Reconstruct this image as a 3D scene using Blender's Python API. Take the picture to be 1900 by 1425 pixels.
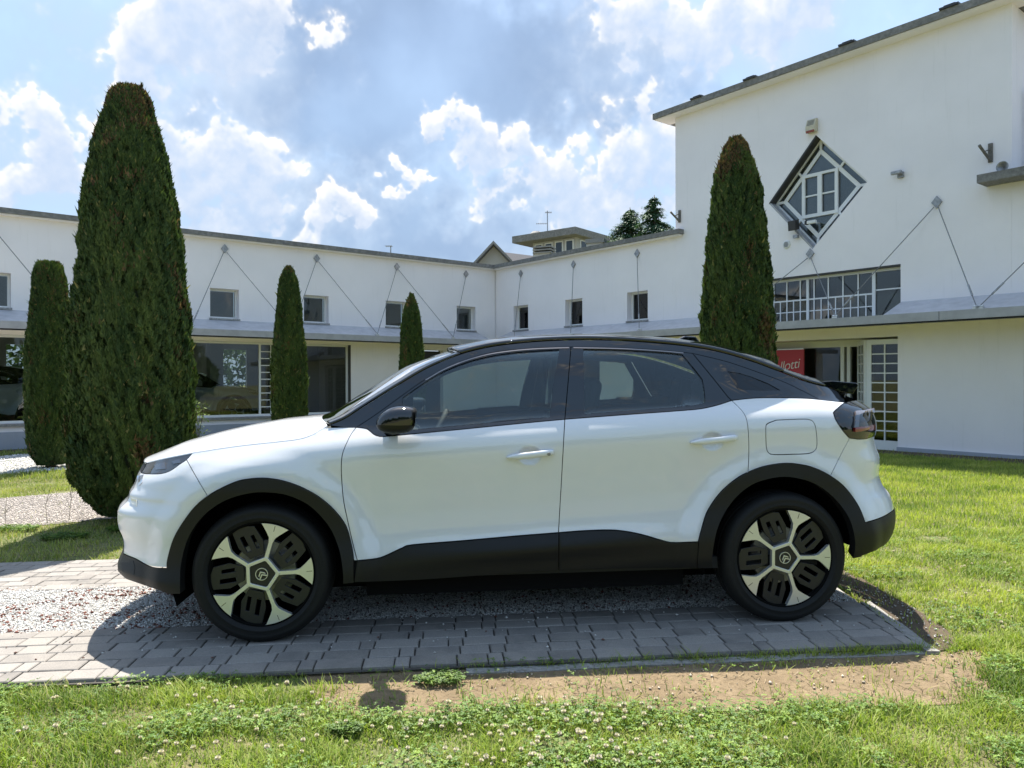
import bpy, bmesh, math, random
import numpy as np
from mathutils import Vector, Matrix, geometry
random.seed(7); rng = np.random.default_rng(7)
scene = bpy.context.scene
for o in list(bpy.data.objects): bpy.data.objects.remove(o)
COL = scene.collection
rad = math.radians

# ---------------------------------------------------------------- camera
# Phone camera held at chest height, looking level along +Y; metres, z = 0 is the top of the paving.
FPX, CX, V0, RHO, EYE = 1400.0, 950.0, 707.0, 0.0085, 1.28      # lens in photo pixels, horizon row, roll, eye height
camd = bpy.data.cameras.new('camera'); cam = bpy.data.objects.new('camera', camd); COL.objects.link(cam)
camd.sensor_fit = 'HORIZONTAL'; camd.sensor_width = 36.0; camd.lens = 36.0 * FPX / 1900.0
camd.shift_y = -(712.5 - V0) / 1900.0
camd.clip_start = 0.05; camd.clip_end = 3000
cam.matrix_world = Matrix.Translation((0, 0, EYE)) @ Matrix.Rotation(rad(90), 4, 'X') @ Matrix.Rotation(-RHO, 4, 'Z')
scene.camera = cam

_R = np.array([math.cos(RHO), 0, -math.sin(RHO)]); _U = np.array([math.sin(RHO), 0, math.cos(RHO)])
_D = np.array([0, 1.0, 0]); _C = np.array([0, 0, EYE])
def ray(u, v): return (u - CX) / FPX * _R + _D - (v - V0) / FPX * _U
def on_z(u, v, z=0.0):                      # survey helpers: a bearing met with a known plane gives a point in metres
    d = ray(u, v); return _C + (z - EYE) / d[2] * d
def on_y(u, v, y):
    d = ray(u, v); return _C + y / d[1] * d
def on_plane(u, v, p, n):
    d = ray(u, v); return _C + np.dot(np.asarray(p) - _C, n) / np.dot(d, n) * d

# ---------------------------------------------------------------- sun, sky, exposure
SUN_EL, SUN_AZ = rad(63.0), rad(-2.0)       # azimuth from +Y towards +X: the sun stands behind the car
sun_dir = Vector((math.cos(SUN_EL) * math.sin(SUN_AZ), math.cos(SUN_EL) * math.cos(SUN_AZ), math.sin(SUN_EL)))
sund = bpy.data.lights.new('sun', 'SUN'); sun = bpy.data.objects.new('sun', sund); COL.objects.link(sun)
sund.energy = 3.6; sund.angle = rad(0.55); sund.color = (1.0, 0.94, 0.85)
sun.rotation_euler = sun_dir.to_track_quat('Z', 'Y').to_euler(); sun.location = (0, 20, 40)

world = bpy.data.worlds.new('World'); scene.world = world; world.use_nodes = True
wt = world.node_tree; wt.nodes.clear()
def W(t, **kw):
    n = wt.nodes.new(t)
    for k, v in kw.items(): setattr(n, k, v)
    return n
wl = wt.links.new
def wmath(op, a, b=None, clamp=False):
    n = W('ShaderNodeMath', operation=op); n.use_clamp = clamp
    for i, x in enumerate((a, b)):
        if x is None: continue
        if isinstance(x, (int, float)): n.inputs[i].default_value = x
        else: wl(x, n.inputs[i])
    return n.outputs[0]
def wvec(op, a, b=None):
    n = W('ShaderNodeVectorMath', operation=op)
    for i, x in enumerate((a, b)):
        if x is None: continue
        if isinstance(x, (tuple, list)): n.inputs[i].default_value = x
        else: wl(x, n.inputs[i])
    return n.outputs['Value'] if op in ('LENGTH', 'DOT_PRODUCT') else n.outputs[0]
def wmap(x, a, b, c=0.0, d=1.0, smooth=True):
    n = W('ShaderNodeMapRange'); n.interpolation_type = 'SMOOTHSTEP' if smooth else 'LINEAR'
    wl(x, n.inputs['Value'])
    for k, v in zip(('From Min', 'From Max', 'To Min', 'To Max'), (a, b, c, d)): n.inputs[k].default_value = v
    return n.outputs[0]
def wmix(f, a, b):
    n = W('ShaderNodeMix', data_type='RGBA'); n.clamp_factor = True
    if isinstance(f, (int, float)): n.inputs[0].default_value = f
    else: wl(f, n.inputs[0])
    for i, x in ((6, a), (7, b)):
        if isinstance(x, tuple): n.inputs[i].default_value = x
        else: wl(x, n.inputs[i])
    return n.outputs[2]
sky = W('ShaderNodeTexSky', sky_type='NISHITA'); sky.sun_disc = False
sky.sun_elevation = SUN_EL; sky.sun_rotation = SUN_AZ; sky.air_density = 1.3; sky.dust_density = 2.2; sky.ozone_density = 1.6
SKY_STRENGTH = 0.1
gen = W('ShaderNodeTexCoord').outputs['Generated']
# ---- cloud cover computed once for the whole dome: bearing across, elevation up
NA, NE, EMAX = 4608, 819, 64.0
def cloud_layers():
    r_ = np.random.default_rng(21); dpp = 360.0 / NA
    fy, fx = np.fft.fftfreq(NE).astype(np.float32)[:, None], np.fft.rfftfreq(NA).astype(np.float32)[None, :]; lk = np.log(np.maximum(np.hypot(fx, fy) / dpp, 1e-6)); bands = []
    for i in range(8):                        # eight octaves of band-limited noise, re-used with offsets
        w = np.exp(1j * r_.uniform(0, 6.2832, lk.shape)) * np.exp(-.5 * ((lk - math.log(.036 * 2.05 ** i)) / .5) ** 2); f = np.fft.irfft2(w, s=(NE, NA)); bands.append((f / f.std()).astype(np.float32))
    def B(i, sh): return np.roll(bands[i], (sh * 37 % NE, sh * 911 % NA), (0, 1))
    def fbm(i0, n, gain, sh):
        s = 0; g = 1.0; t = 0
        for i in range(i0, min(8, i0 + n)): s = s + g * B(i, sh); t += g * g; g *= gain
        return s / math.sqrt(t)
    def billow(i0, n, gain, sh):
        s = 0; g = 1.0; t = 0
        for i in range(i0, min(8, i0 + n)): s = s + g * (0.8 - np.abs(B(i, sh))); t += g; g *= gain
        return s / t
    az = (np.arange(NA) + .5) * dpp - 90.0; az = np.where(az > 180, az - 360, az).astype(np.float32)[None, :]; el = ((np.arange(NE) + .5) * dpp).astype(np.float32)[:, None]
    A, E_ = az + 1.4 * fbm(1, 5, .55, 1), el + 1.1 * fbm(1, 5, .55, 2)
    def bank(u, v, ru, rv, soft):
        d = ray(u, v); a = math.degrees(math.atan2(d[0], d[1])); e = math.degrees(math.atan2(d[2], math.hypot(d[0], d[1]))); c = math.cos(rad(e))
        q = np.hypot((A - a) * c / math.degrees(ru / FPX), (E_ - e) / math.degrees(rv / FPX)); t = np.clip((1 + soft / 2 - q) / soft, 0, 1); return t * t * (3 - 2 * t)
    def union(L, soft):
        s = np.zeros_like(A)
        for b in L: s = np.maximum(s, bank(*b, soft))
        return s
    BR = [(355, 85, 130, 75), (255, 160, 85, 36), (470, 5, 110, 55), (90, 265, 70, 80), (0, 330, 60, 50), (400, 320, 95, 75), (940, 270, 80, 50), (1010, 345, 90, 60), (1070, 410, 80, 45), (1110, 310, 90, 40),
          (1195, 300, 100, 110), (850, 225, 60, 36), (1345, 35, 180, 80), (740, 335, 50, 20), (620, 410, 45, 40), (60, 385, 120, 40), (150, 335, 70, 60), (430, 385, 60, 40)]
    GR = [(690, 170, 330, 150), (960, 120, 330, 110), (640, 275, 200, 70), (1130, 165, 200, 65), (780, 60, 330, 110), (560, 130, 170, 110), (720, 420, 300, 120)]
    VE = [(110, 320, 170, 120), (420, 340, 170, 110), (1090, 340, 190, 120), (300, 130, 190, 120), (1350, 80, 220, 120), (620, 420, 90, 80), (740, 345, 90, 50), (880, 300, 120, 70)]
    inframe = union([(800, 330, 900, 420)], .8)
    low = fbm(0, 3, .55, 3); fine = fbm(3, 5, .48, 4); bl = billow(2, 6, .47, 5); b = union(BR, 1.1)
    act = np.maximum(np.clip(b * 2.2, 0, 1), 1 - inframe) * .85 + .15
    D = 1.45 * b + act * (.17 * fine + .60 * bl) + (1 - .9 * inframe) * (.42 * low - .10) - .62
    sh = 0                                    # light reaching each point from above
    for k, w in ((4, 1.0), (10, 1.0), (19, .9), (32, .8), (48, .6)): sh = sh + w * np.clip(np.roll(D, (-k, int(k * .3)), (0, 1)) + .30, 0, 1.2)
    T = np.exp(-.55 * sh)
    cov = np.clip((D + .06) / .40, 0, 1); cov = cov * cov * (3 - 2 * cov)
    thin = np.clip((D + .55) / .8, 0, 1) ** 2 * .40
    g = union(GR, 1.3); gn = fbm(0, 5, .42, 6); gcov = np.clip(g * (.95 + .18 * gn), 0, 1)
    gcov = np.maximum(gcov, np.clip((1 - inframe) * (.45 * low + .25 * gn), 0, .8))
    s = lambda a, b_, t: np.array(a, np.float32)[None, None] * (1 - t[..., None]) + np.array(b_, np.float32)[None, None] * t[..., None]
    gt = np.clip(.45 + .24 * gn + .03 * fine - .12 * g, 0, 1); gcol = s((.225, .355, .590), (.36, .51, .75), gt)
    lit = np.clip(.02 + 1.25 * T + .16 * bl + .07 * fine, 0, 1); ccol = s((.50, .625, .84), (1.0, .985, .975), lit)
    ve = union(VE, 1.4) * np.clip(.75 + .25 * gn + .10 * fine, 0, 1); gcol = gcol * (1 - .80 * ve[..., None]) + np.array((.60, .725, .905), np.float32) * (.80 * ve[..., None]); gcov = np.maximum(gcov, ve * .75)
    a1 = gcov * .92; a2 = np.maximum(cov * (.60 + .36 * np.clip(lit * 1.6, 0, 1)), thin)
    alpha = 1 - (1 - a1) * (1 - a2); rgb = (ccol * a2[..., None] + gcol * (a1 * (1 - a2))[..., None]) / np.maximum(alpha, 1e-4)[..., None]
    return rgb.astype(np.float32), alpha.astype(np.float32)

EXPOSURE = 1.64; SKY_GAIN = 1.15
crgb, calpha = cloud_layers(); crgb = crgb * .88 + .12 * crgb.mean(2, keepdims=True) * np.array((1.06, 1.04, 1.0), np.float32)
cimg = bpy.data.images.new('cloud_cover', NA, NE, alpha=True, float_buffer=True); cimg.colorspace_settings.name = 'Non-Color'; cimg.alpha_mode = 'CHANNEL_PACKED'
_px = np.empty((NE, NA, 4), np.float32); _px[..., :3] = crgb * SKY_GAIN / (SKY_STRENGTH * 2 ** EXPOSURE); _px[..., 3] = calpha; cimg.pixels.foreach_set(_px.ravel()); cimg.update(); del _px, crgb, calpha
sx = W('ShaderNodeSeparateXYZ'); wl(gen, sx.inputs[0])
uu = wmath('FRACT', wmath('ADD', wmath('DIVIDE', wmath('ARCTAN2', sx.outputs['X'], sx.outputs['Y']), 2 * math.pi), 1.25))
vv = wmath('DIVIDE', wmath('ARCSINE', sx.outputs['Z']), rad(EMAX))
cxy = W('ShaderNodeCombineXYZ'); wl(uu, cxy.inputs[0]); wl(vv, cxy.inputs[1])
ctex = W('ShaderNodeTexImage'); ctex.image = cimg; ctex.extension = 'MIRROR'; wl(cxy.outputs[0], ctex.inputs['Vector'])
k_ = SKY_GAIN / (SKY_STRENGTH * 2 ** EXPOSURE)
veil = wmix(wmap(sx.outputs['Z'], -0.02, 0.7, 0.85, 0.6), sky.outputs[0], wmix(wmap(sx.outputs['Z'], 0.0, 0.5), (.38 * k_, .53 * k_, .74 * k_, 1), (.34 * k_, .53 * k_, .78 * k_, 1)))   # summer haze over the blue
c2 = wmix(ctex.outputs['Alpha'], veil, ctex.outputs['Color'])
bg = W('ShaderNodeBackground'); bg.inputs['Strength'].default_value = SKY_STRENGTH; wl(c2, bg.inputs['Color'])
wout = W('ShaderNodeOutputWorld'); wl(bg.outputs[0], wout.inputs['Surface'])

vs = scene.view_settings; vs.view_transform = 'Standard'; vs.look = 'None'; vs.gamma = 1.0; vs.exposure = EXPOSURE; vs.use_curve_mapping = False
world.cycles.sampling_method = 'MANUAL'; world.cycles.sample_map_resolution = 1024
scene.render.engine = 'CYCLES'; cy = scene.cycles; cy.use_denoising = True; cy.max_bounces = 10; cy.transparent_max_bounces = 24
cy.glossy_bounces = 5; cy.diffuse_bounces = 4; cy.transmission_bounces = 8; cy.caustics_reflective = False; cy.caustics_refractive = False
cy.sample_clamp_indirect = 6.0

# ---------------------------------------------------------------- object helpers
def tag(o, label=None, cat=None, group=None, kind=None):
    if label: o['label'] = label
    if cat: o['category'] = cat
    if group: o['group'] = group
    if kind: o['kind'] = kind
    return o
def empty(name, mat=None, parent=None):
    o = bpy.data.objects.new(name, None); COL.objects.link(o); o.empty_display_size = 0.2
    if parent: o.parent = parent
    if mat is not None: o.matrix_local = mat
    return o
def link(name, me, m=None, parent=None, smooth=False):
    o = bpy.data.objects.new(name, me); COL.objects.link(o)
    if m is not None and not me.materials: me.materials.append(m)
    if parent: o.parent = parent
    if smooth:
        me.polygons.foreach_set('use_smooth', np.ones(len(me.polygons), bool))
    return o
class MB:
    """collects verts and faces for ONE mesh"""
    def __init__(s): s.v = []; s.f = []
    def add(s, v, f):
        b = len(s.v); s.v += [tuple(p) for p in v]; s.f += [tuple(i + b for i in q) for q in f]; return s
    def box(s, x0, x1, y0, y1, z0, z1):
        v = [(x, y, z) for z in (z0, z1) for y in (y0, y1) for x in (x0, x1)]
        return s.add(v, [(0, 2, 3, 1), (4, 5, 7, 6), (0, 1, 5, 4), (2, 6, 7, 3), (0, 4, 6, 2), (1, 3, 7, 5)])
    def bar(s, a, b, r, n=6):
        a, b = Vector(a), Vector(b); d = (b - a)
        if d.length < 1e-6: return s
        q = d.to_track_quat('Z', 'Y'); v = []
        for c in (a, b):
            for k in range(n):
                t = 2 * math.pi * k / n; v.append(c + q @ Vector((math.cos(t) * r, math.sin(t) * r, 0)))
        f = [(k, (k + 1) % n, n + (k + 1) % n, n + k) for k in range(n)] + [tuple(range(n))[::-1], tuple(range(n, 2 * n))]
        return s.add(v, f)
    def tube(s, pts, r, n=6, cap=True):
        pts = [Vector(p) for p in pts]; rs = r if isinstance(r, (list, tuple)) else [r] * len(pts); v = []
        for i, p in enumerate(pts):
            d = (pts[min(i + 1, len(pts) - 1)] - pts[max(i - 1, 0)]).normalized(); q = d.to_track_quat('Z', 'Y')
            for k in range(n):
                t = 2 * math.pi * k / n; v.append(p + q @ Vector((math.cos(t) * rs[i], math.sin(t) * rs[i], 0)))
        f = [(i * n + k, i * n + (k + 1) % n, (i + 1) * n + (k + 1) % n, (i + 1) * n + k) for i in range(len(pts) - 1) for k in range(n)]
        if cap: f += [tuple(range(n))[::-1], tuple(range((len(pts) - 1) * n, len(pts) * n))]
        return s.add(v, f)
    def prism(s, poly, d0, d1, axis='y'):
        n = len(poly)
        P = (lambda a, b, d: (a, d, b)) if axis == 'y' else ((lambda a, b, d: (a, b, d)) if axis == 'z' else (lambda a, b, d: (d, a, b)))
        v = [P(a, b, d0) for a, b in poly] + [P(a, b, d1) for a, b in poly]
        f = [(i, (i + 1) % n, n + (i + 1) % n, n + i) for i in range(n)] + [tuple(range(n))[::-1], tuple(range(n, 2 * n))]
        return s.add(v, f)
    def lathe(s, prof, n=48, axis='y', c=(0, 0, 0)):
        v = []; m = len(prof)
        for k in range(n):
            t = 2 * math.pi * k / n
            for (r_, h) in prof:
                if axis == 'y': v.append((c[0] + r_ * math.cos(t), c[1] + h, c[2] + r_ * math.sin(t)))
                else: v.append((c[0] + r_ * math.cos(t), c[1] + r_ * math.sin(t), c[2] + h))
        f = [(k * m + i, ((k + 1) % n) * m + i, ((k + 1) % n) * m + i + 1, k * m + i + 1) for k in range(n) for i in range(m - 1)]
        return s.add(v, f)
    def mesh(s, name='mesh', fix=True):
        me = bpy.data.meshes.new(name); me.from_pydata(s.v, [], s.f); 
        if fix:
            bm = bmesh.new(); bm.from_mesh(me); bmesh.ops.recalc_face_normals(bm, faces=bm.faces); bm.to_mesh(me); bm.free()
        me.update(); return me
    def build(s, name, m=None, parent=None, bevel=0, smooth=False, seg=2):
        o = link(name, s.mesh(name), m, parent, smooth)
        if bevel:
            b = o.modifiers.new('bevel', 'BEVEL'); b.width = bevel; b.segments = seg; b.limit_method = 'ANGLE'; b.angle_limit = rad(40)
        return o
def inside(p, poly):
    x, y = p; c = False; j = len(poly) - 1
    for i in range(len(poly)):
        a, b = poly[i], poly[j]
        if (a[1] > y) != (b[1] > y) and x < (b[0] - a[0]) * (y - a[1]) / (b[1] - a[1]) + a[0]: c = not c
        j = i
    return c
def cdt(outline, holes=(), grid=0.0, margin=0.4):
    """triangulate an outline with holes, adding a lattice of inner points; returns points, triangles, boundary loops"""
    pts = []; edges = []; loops = []
    for lp in [outline] + list(holes):
        b = len(pts); n = len(lp); pts += [Vector(p) for p in lp]; edges += [(b + i, b + (i + 1) % n) for i in range(n)]; loops.append((b, n))
    if grid:
        xs = [p[0] for p in outline]; ys = [p[1] for p in outline]
        bp = np.array([(p[0], p[1]) for p in pts])
        for i, x in enumerate(np.arange(min(xs), max(xs), grid)):
            for y in np.arange(min(ys) + (0.5 * grid if i % 2 else 0), max(ys), grid):
                if inside((x, y), outline) and not any(inside((x, y), h) for h in holes):
                    if np.min((bp[:, 0] - x) ** 2 + (bp[:, 1] - y) ** 2) > (margin * grid) ** 2: pts.append(Vector((x, y)))
    vo, eo, fo, ov, oe, of = geometry.delaunay_2d_cdt(pts, edges, [], 0, 1e-7)
    P = [(p.x, p.y) for p in vo]; T = []
    for t in fo:
        cx_ = sum(P[i][0] for i in t) / 3; cy_ = sum(P[i][1] for i in t) / 3
        if inside((cx_, cy_), outline) and not any(inside((cx_, cy_), h) for h in holes): T.append(tuple(t))
    return P, T
def plate_mb(outline, holes=(), d0=0.0, d1=0.2, mb=None):
    """flat slab in local x,z with openings; front face at y = d0, back at d1"""
    mb = mb or MB(); P, T = cdt(outline, holes)
    n = len(P); v = [(p[0], d0, p[1]) for p in P] + [(p[0], d1, p[1]) for p in P]
    f = [t for t in T] + [tuple(i + n for i in t[::-1]) for t in T]
    cnt = {}
    for t in T:
        for a, b in ((t[0], t[1]), (t[1], t[2]), (t[2], t[0])): cnt[(min(a, b), max(a, b))] = cnt.get((min(a, b), max(a, b)), 0) + 1
    f += [(a, b, b + n, a + n) for (a, b), c in cnt.items() if c == 1]
    return mb.add(v, f)
def npmesh(name, V, Fc, col=None, smooth=False):
    """big mesh from arrays; Fc is (n,3) or (n,4)"""
    me = bpy.data.meshes.new(name); V = np.asarray(V, np.float32); Fc = np.asarray(Fc, np.int32); k = Fc.shape[1]
    me.vertices.add(len(V)); me.vertices.foreach_set('co', V.ravel())
    me.loops.add(Fc.size); me.loops.foreach_set('vertex_index', Fc.ravel())
    me.polygons.add(len(Fc)); me.polygons.foreach_set('loop_start', np.arange(0, Fc.size, k, dtype=np.int32)); me.polygons.foreach_set('loop_total', np.full(len(Fc), k, np.int32))
    if smooth: me.polygons.foreach_set('use_smooth', np.ones(len(Fc), bool))
    me.update(calc_edges=True)
    if col is not None:
        a = me.color_attributes.new('Col', 'FLOAT_COLOR', 'POINT'); c = np.ones((len(V), 4), np.float32); c[:, :3] = col; a.data.foreach_set('color', c.ravel())
    return me
def rect(x0, x1, z0, z1): return [(x0, z0), (x1, z0), (x1, z1), (x0, z1)]

# ---------------------------------------------------------------- materials
class Mat:
    def __init__(s, name):
        s.m = bpy.data.materials.new(name); s.m.use_nodes = True; s.t = s.m.node_tree; s.b = s.t.nodes['Principled BSDF']; s.out = s.t.nodes['Material Output']
    def n(s, t, **kw):
        x = s.t.nodes.new(t)
        for k, v in kw.items(): setattr(x, k, v)
        return x
    def l(s, a, b): s.t.links.new(a, b)
    def set(s, **kw):
        for k, v in kw.items():
            s.b.inputs[k.replace('_', ' ')].default_value = v
        return s
    def coord(s, kind='Object'):
        if not hasattr(s, '_tc'): s._tc = s.n('ShaderNodeTexCoord')
        return s._tc.outputs[kind]
    def noise(s, scale, detail=4, rough=0.55, vec=None, stretch=None):
        x = s.n('ShaderNodeTexNoise'); x.inputs['Scale'].default_value = scale; x.inputs['Detail'].default_value = detail; x.inputs['Roughness'].default_value = rough
        v = vec or s.coord()
        if stretch:
            mp = s.n('ShaderNodeMapping'); mp.inputs['Scale'].default_value = stretch; s.l(v, mp.inputs['Vector']); v = mp.outputs[0]
        s.l(v, x.inputs['Vector']); return x.outputs['Fac']
    def ramp(s, fac, stops):
        r = s.n('ShaderNodeValToRGB'); s.l(fac, r.inputs[0]); e = r.color_ramp.elements
        while len(e) > 1: e.remove(e[-1])
        for i, (p, c) in enumerate(stops):
            q = e[0] if i == 0 else e.new(p)
            q.position = p; q.color = (c[0], c[1], c[2], 1) if not isinstance(c, (int, float)) else (c, c, c, 1)
        return r.outputs[0]
    def mix(s, f, a, b, mode='MIX'):
        x = s.n('ShaderNodeMix', data_type='RGBA', blend_type=mode)
        for i, q in ((0, f), (6, a), (7, b)):
            if isinstance(q, (int, float)): x.inputs[i].default_value = q
            elif isinstance(q, (tuple, list)): x.inputs[i].default_value = (q[0], q[1], q[2], 1)
            else: s.l(q, x.inputs[i])
        return x.outputs[2]
    def bump(s, h, strength=0.3, dist=0.01):
        x = s.n('ShaderNodeBump'); x.inputs['Strength'].default_value = strength; x.inputs['Distance'].default_value = dist; s.l(h, x.inputs['Height']); s.l(x.outputs[0], s.b.inputs['Normal']); return s
    def base(s, c): s.l(c, s.b.inputs['Base Color']); return s
def plain(name, c, rough=0.5, metal=0.0, var=0.0, bump=0.0, scale=30, coat=0.0, spec=0.5):
    m = Mat(name).set(Roughness=rough, Metallic=metal, Coat_Weight=coat, Coat_Roughness=0.03); m.b.inputs['Specular IOR Level'].default_value = spec
    if var:
        n = m.noise(scale, 5); m.base(m.ramp(n, [(0.3, [x * (1 - var) for x in c]), (0.7, [min(1, x * (1 + var)) for x in c])]))
        if bump: m.bump(n, bump, 0.004)
    else: m.b.inputs['Base Color'].default_value = (*c, 1)
    return m.m
def vcol_mat(name, rough=0.6, trans=0.0, spec=0.3, var=0.0):
    m = Mat(name).set(Roughness=rough); m.b.inputs['Specular IOR Level'].default_value = spec
    a = m.n('ShaderNodeAttribute', attribute_name='Col'); c = a.outputs['Color']
    m.base(c)
    if trans:
        t = m.n('ShaderNodeBsdfTranslucent'); m.l(m.mix(1.0, c, (1.0, 1.15, 0.5), 'MULTIPLY'), t.inputs['Color'])
        x = m.n('ShaderNodeMixShader'); x.inputs[0].default_value = trans; m.l(m.b.outputs[0], x.inputs[1]); m.l(t.outputs[0], x.inputs[2]); m.l(x.outputs[0], m.out.inputs['Surface'])
    return m.m
def glass_mat(name, tint=(0.75, 0.8, 0.8), ior=1.5, rough=0.0, spec=1.0):
    m = Mat(name); m.t.nodes.remove(m.b)
    tr = m.n('ShaderNodeBsdfTransparent'); tr.inputs[0].default_value = (*tint, 1)
    gl = m.n('ShaderNodeBsdfGlossy'); gl.inputs['Roughness'].default_value = rough; gl.inputs['Color'].default_value = (spec, spec, spec, 1)
    fr = m.n('ShaderNodeFresnel'); fr.inputs['IOR'].default_value = ior
    x = m.n('ShaderNodeMixShader'); m.l(fr.outputs[0], x.inputs[0]); m.l(tr.outputs[0], x.inputs[1]); m.l(gl.outputs[0], x.inputs[2]); m.l(x.outputs[0], m.out.inputs['Surface'])
    return m.m
M = {}
def stucco(name, c, dirt=0.07):
    m = Mat(name).set(Roughness=0.9); m.b.inputs['Specular IOR Level'].default_value = 0.2
    big = m.noise(0.7, 5, 0.6); fine = m.noise(60, 4, 0.6); st = m.noise(2.2, 6, 0.65, stretch=(5, 5, 0.35)); spots = m.noise(9, 6, 0.7)
    a = m.ramp(big, [(0.3, [x * (1 - dirt) for x in c]), (0.65, c)])
    b = m.mix(m.ramp(st, [(0.58, 0.0), (0.74, 0.26)]), a, [c[0] * 0.70, c[1] * 0.71, c[2] * 0.68])
    e = m.mix(m.ramp(spots, [(0.66, 0.0), (0.74, 0.3)]), b, [c[0] * 0.66, c[1] * 0.66, c[2] * 0.64])
    m.base(e); m.bump(fine, 0.25, 0.006); return m.m
M['stucco'] = stucco('white_stucco', (0.92, 0.87, 0.87))
M['stucco_low'] = stucco('white_stucco_ground_floor', (0.91, 0.86, 0.865))
M['plinth'] = stucco('grey_plinth', (0.40, 0.42, 0.47), 0.15)
M['room'] = plain('room_paint', (0.55, 0.56, 0.55), 0.9)
M['roomfloor'] = plain('room_tile', (0.35, 0.35, 0.34), 0.25)
def concrete(name, c, scale=14):
    m = Mat(name).set(Roughness=0.92); n = m.noise(scale, 7, 0.7); k = m.noise(3, 5)
    m.base(m.mix(m.ramp(k, [(0.35, 0.0), (0.7, 0.6)]), m.ramp(n, [(0.3, [x * 0.45 for x in c]), (0.7, [x * 1.25 for x in c])]), [c[0] * 0.6, c[1] * 0.6, c[2] * 0.58])); m.bump(n, 0.5, 0.01); return m.m
M['coping'] = concrete('lichen_stained_coping', (0.26, 0.25, 0.235))
M['concrete'] = concrete('weathered_concrete', (0.33, 0.32, 0.30), 40)
M['canopy'] = plain('grey_painted_sheet', (0.50, 0.49, 0.51), 0.5, 0.0, 0.12, 0.0, 6)
M['canopy_edge'] = plain('grey_canopy_fascia', (0.37, 0.365, 0.375), 0.45, 0.0, 0.12, 0.0, 6)
M['dark'] = plain('dark_gap', (0.012, 0.012, 0.013), 0.8)
M['white_frame'] = plain('white_lacquer_frame', (0.78, 0.78, 0.76), 0.35)
M['dark_frame'] = plain('dark_bronze_frame', (0.035, 0.033, 0.032), 0.45)
M['grey_metal'] = plain('galvanised_metal', (0.33, 0.33, 0.33), 0.45, 0.7, 0.3, 0.2, 25)
M['cable'] = plain('steel_cable', (0.22, 0.22, 0.22), 0.5, .4)
M['steel'] = plain('bright_steel', (0.62, 0.62, 0.60), 0.35, 0.8)
M['win_glass'] = glass_mat('window_glass', (0.62, 0.66, 0.66), 1.6)
M['shop_glass'] = glass_mat('shop_glass', (0.66, 0.70, 0.69), 1.5)
M['pale_blind'] = plain('pale_blind', (0.62, 0.62, 0.62), 0.9, 0, .1, 0, 3)
M['curtain'] = plain('grey_blind', (0.36, 0.37, 0.385), 0.9, 0, .15, 0, 3)
# ================================================================ the showroom: two low wings and a tall hall round a courtyard
AX = Vector((0.6181, -0.7861, 0)); INW = Vector((0.7861, 0.6181, 0))
CORNER = Vector((-0.4826, 22.781, 0))
def frame(xa, tilt, origin):
    x = Vector((xa.x, xa.y, -tilt)).normalized(); y = Vector((-xa.y, xa.x, 0)).normalized(); z = x.cross(y)
    m = Matrix.Identity(4)
    for i, a in enumerate((x, y, z)):
        for j in range(3): m[j][i] = a[j]
    m.translation = origin; return m
FR = frame(AX, 0.0085, CORNER)           # right-hand wall: x runs towards the camera, y into the building
FL = frame(INW, 0.0055, CORNER)          # left-hand wall: x runs from the far left up to the inner corner at 0
def fw(Fm, u, v, y=0.0):
    n = Fm.to_3x3() @ Vector((0, 1, 0)); p = Fm @ Vector((0, y, 0)); P = on_plane(u, v, np.array(p), np.array(n))
    q = Fm.inverted() @ Vector(P); return q.x, q.z
GZ = -0.03                                # lawn level
ZR, ZC, ZF, ZB = 4.735, 2.73, 2.455, 2.315   # roof slab underside, canopy at wall, canopy front top and bottom
DC = 0.70                                 # canopy projection
ZWALL = 4.62
XH0, XH1 = 6.87, 13.66                    # tall hall along the right-hand wall
XEND = 19.0; XL = -17.0
WIN = dict(w=0.67, z0=2.775, z1=3.475)

wingL = empty('showroom_wing', FL); tag(wingL, 'long low white showroom wing on the left, behind the cypresses', 'building')
wingR = empty('showroom_wing', FR); tag(wingR, 'short low white wing between the inner corner and the tall hall', 'building')
hall = empty('showroom_hall', FR); tag(hall, 'tall white hall with the diamond window, right of the car', 'building')
annex = empty('showroom_annex', FR); tag(annex, 'low white annex cut by the right edge, past the tall hall', 'building')

def hollow(parent, outline, holes, depth=0.26, mat='stucco', name='wall', y0=0.0):
    return plate_mb(outline, holes, y0, y0 + depth).build(name, M[mat], parent)
def win_hole(xc): return rect(xc - WIN['w'] / 2, xc + WIN['w'] / 2, WIN['z0'], WIN['z1'])
def small_window(parent, xc):
    x0, x1, z0, z1 = xc - WIN['w'] / 2, xc + WIN['w'] / 2, WIN['z0'], WIN['z1']; f = 0.045; dy = 0.17
    w = plate_mb(rect(x0 + .002, x1 - .002, z0 + .002, z1 - .002), [rect(x0 + f, x1 - f, z0 + f, z1 - f)], dy, dy + 0.06).build('window', M['white_frame'], parent)
    MB().box(x0 + f, x1 - f, dy + 0.03, dy + 0.036, z0 + f, z1 - f).build('pane', M['win_glass'], w)
    MB().box(x0 - .02, x1 + .02, -0.03, dy, z0 - 0.045, z0 - 0.002).build('sill', M['grey_metal'], w)
    MB().box(x0 + f, x1 - f, dy + 0.10, dy + 0.11, z0 + f, z1 - f).build('blind', M['curtain'], w)
LW = [-12.58, -10.3, -8.02, -5.73, -3.41, -1.09]; RW_ = [1.19, 3.43, 5.69]

# --- left wing
SX0, SX1, SZ0, SZ1 = -15.5, -4.78, 0.44, 2.235
hollow(wingL, rect(XL, 0.26, 2.42, ZWALL), [win_hole(x) for x in LW])
hollow(wingL, rect(XL, 0.26, GZ - .05, 2.418), [rect(SX0, SX1, SZ0, SZ1), rect(-2.86, -1.9, 0.1, 2.16)], mat='stucco_low', name='ground_floor_wall')
for x in LW: small_window(wingL, x)
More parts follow.
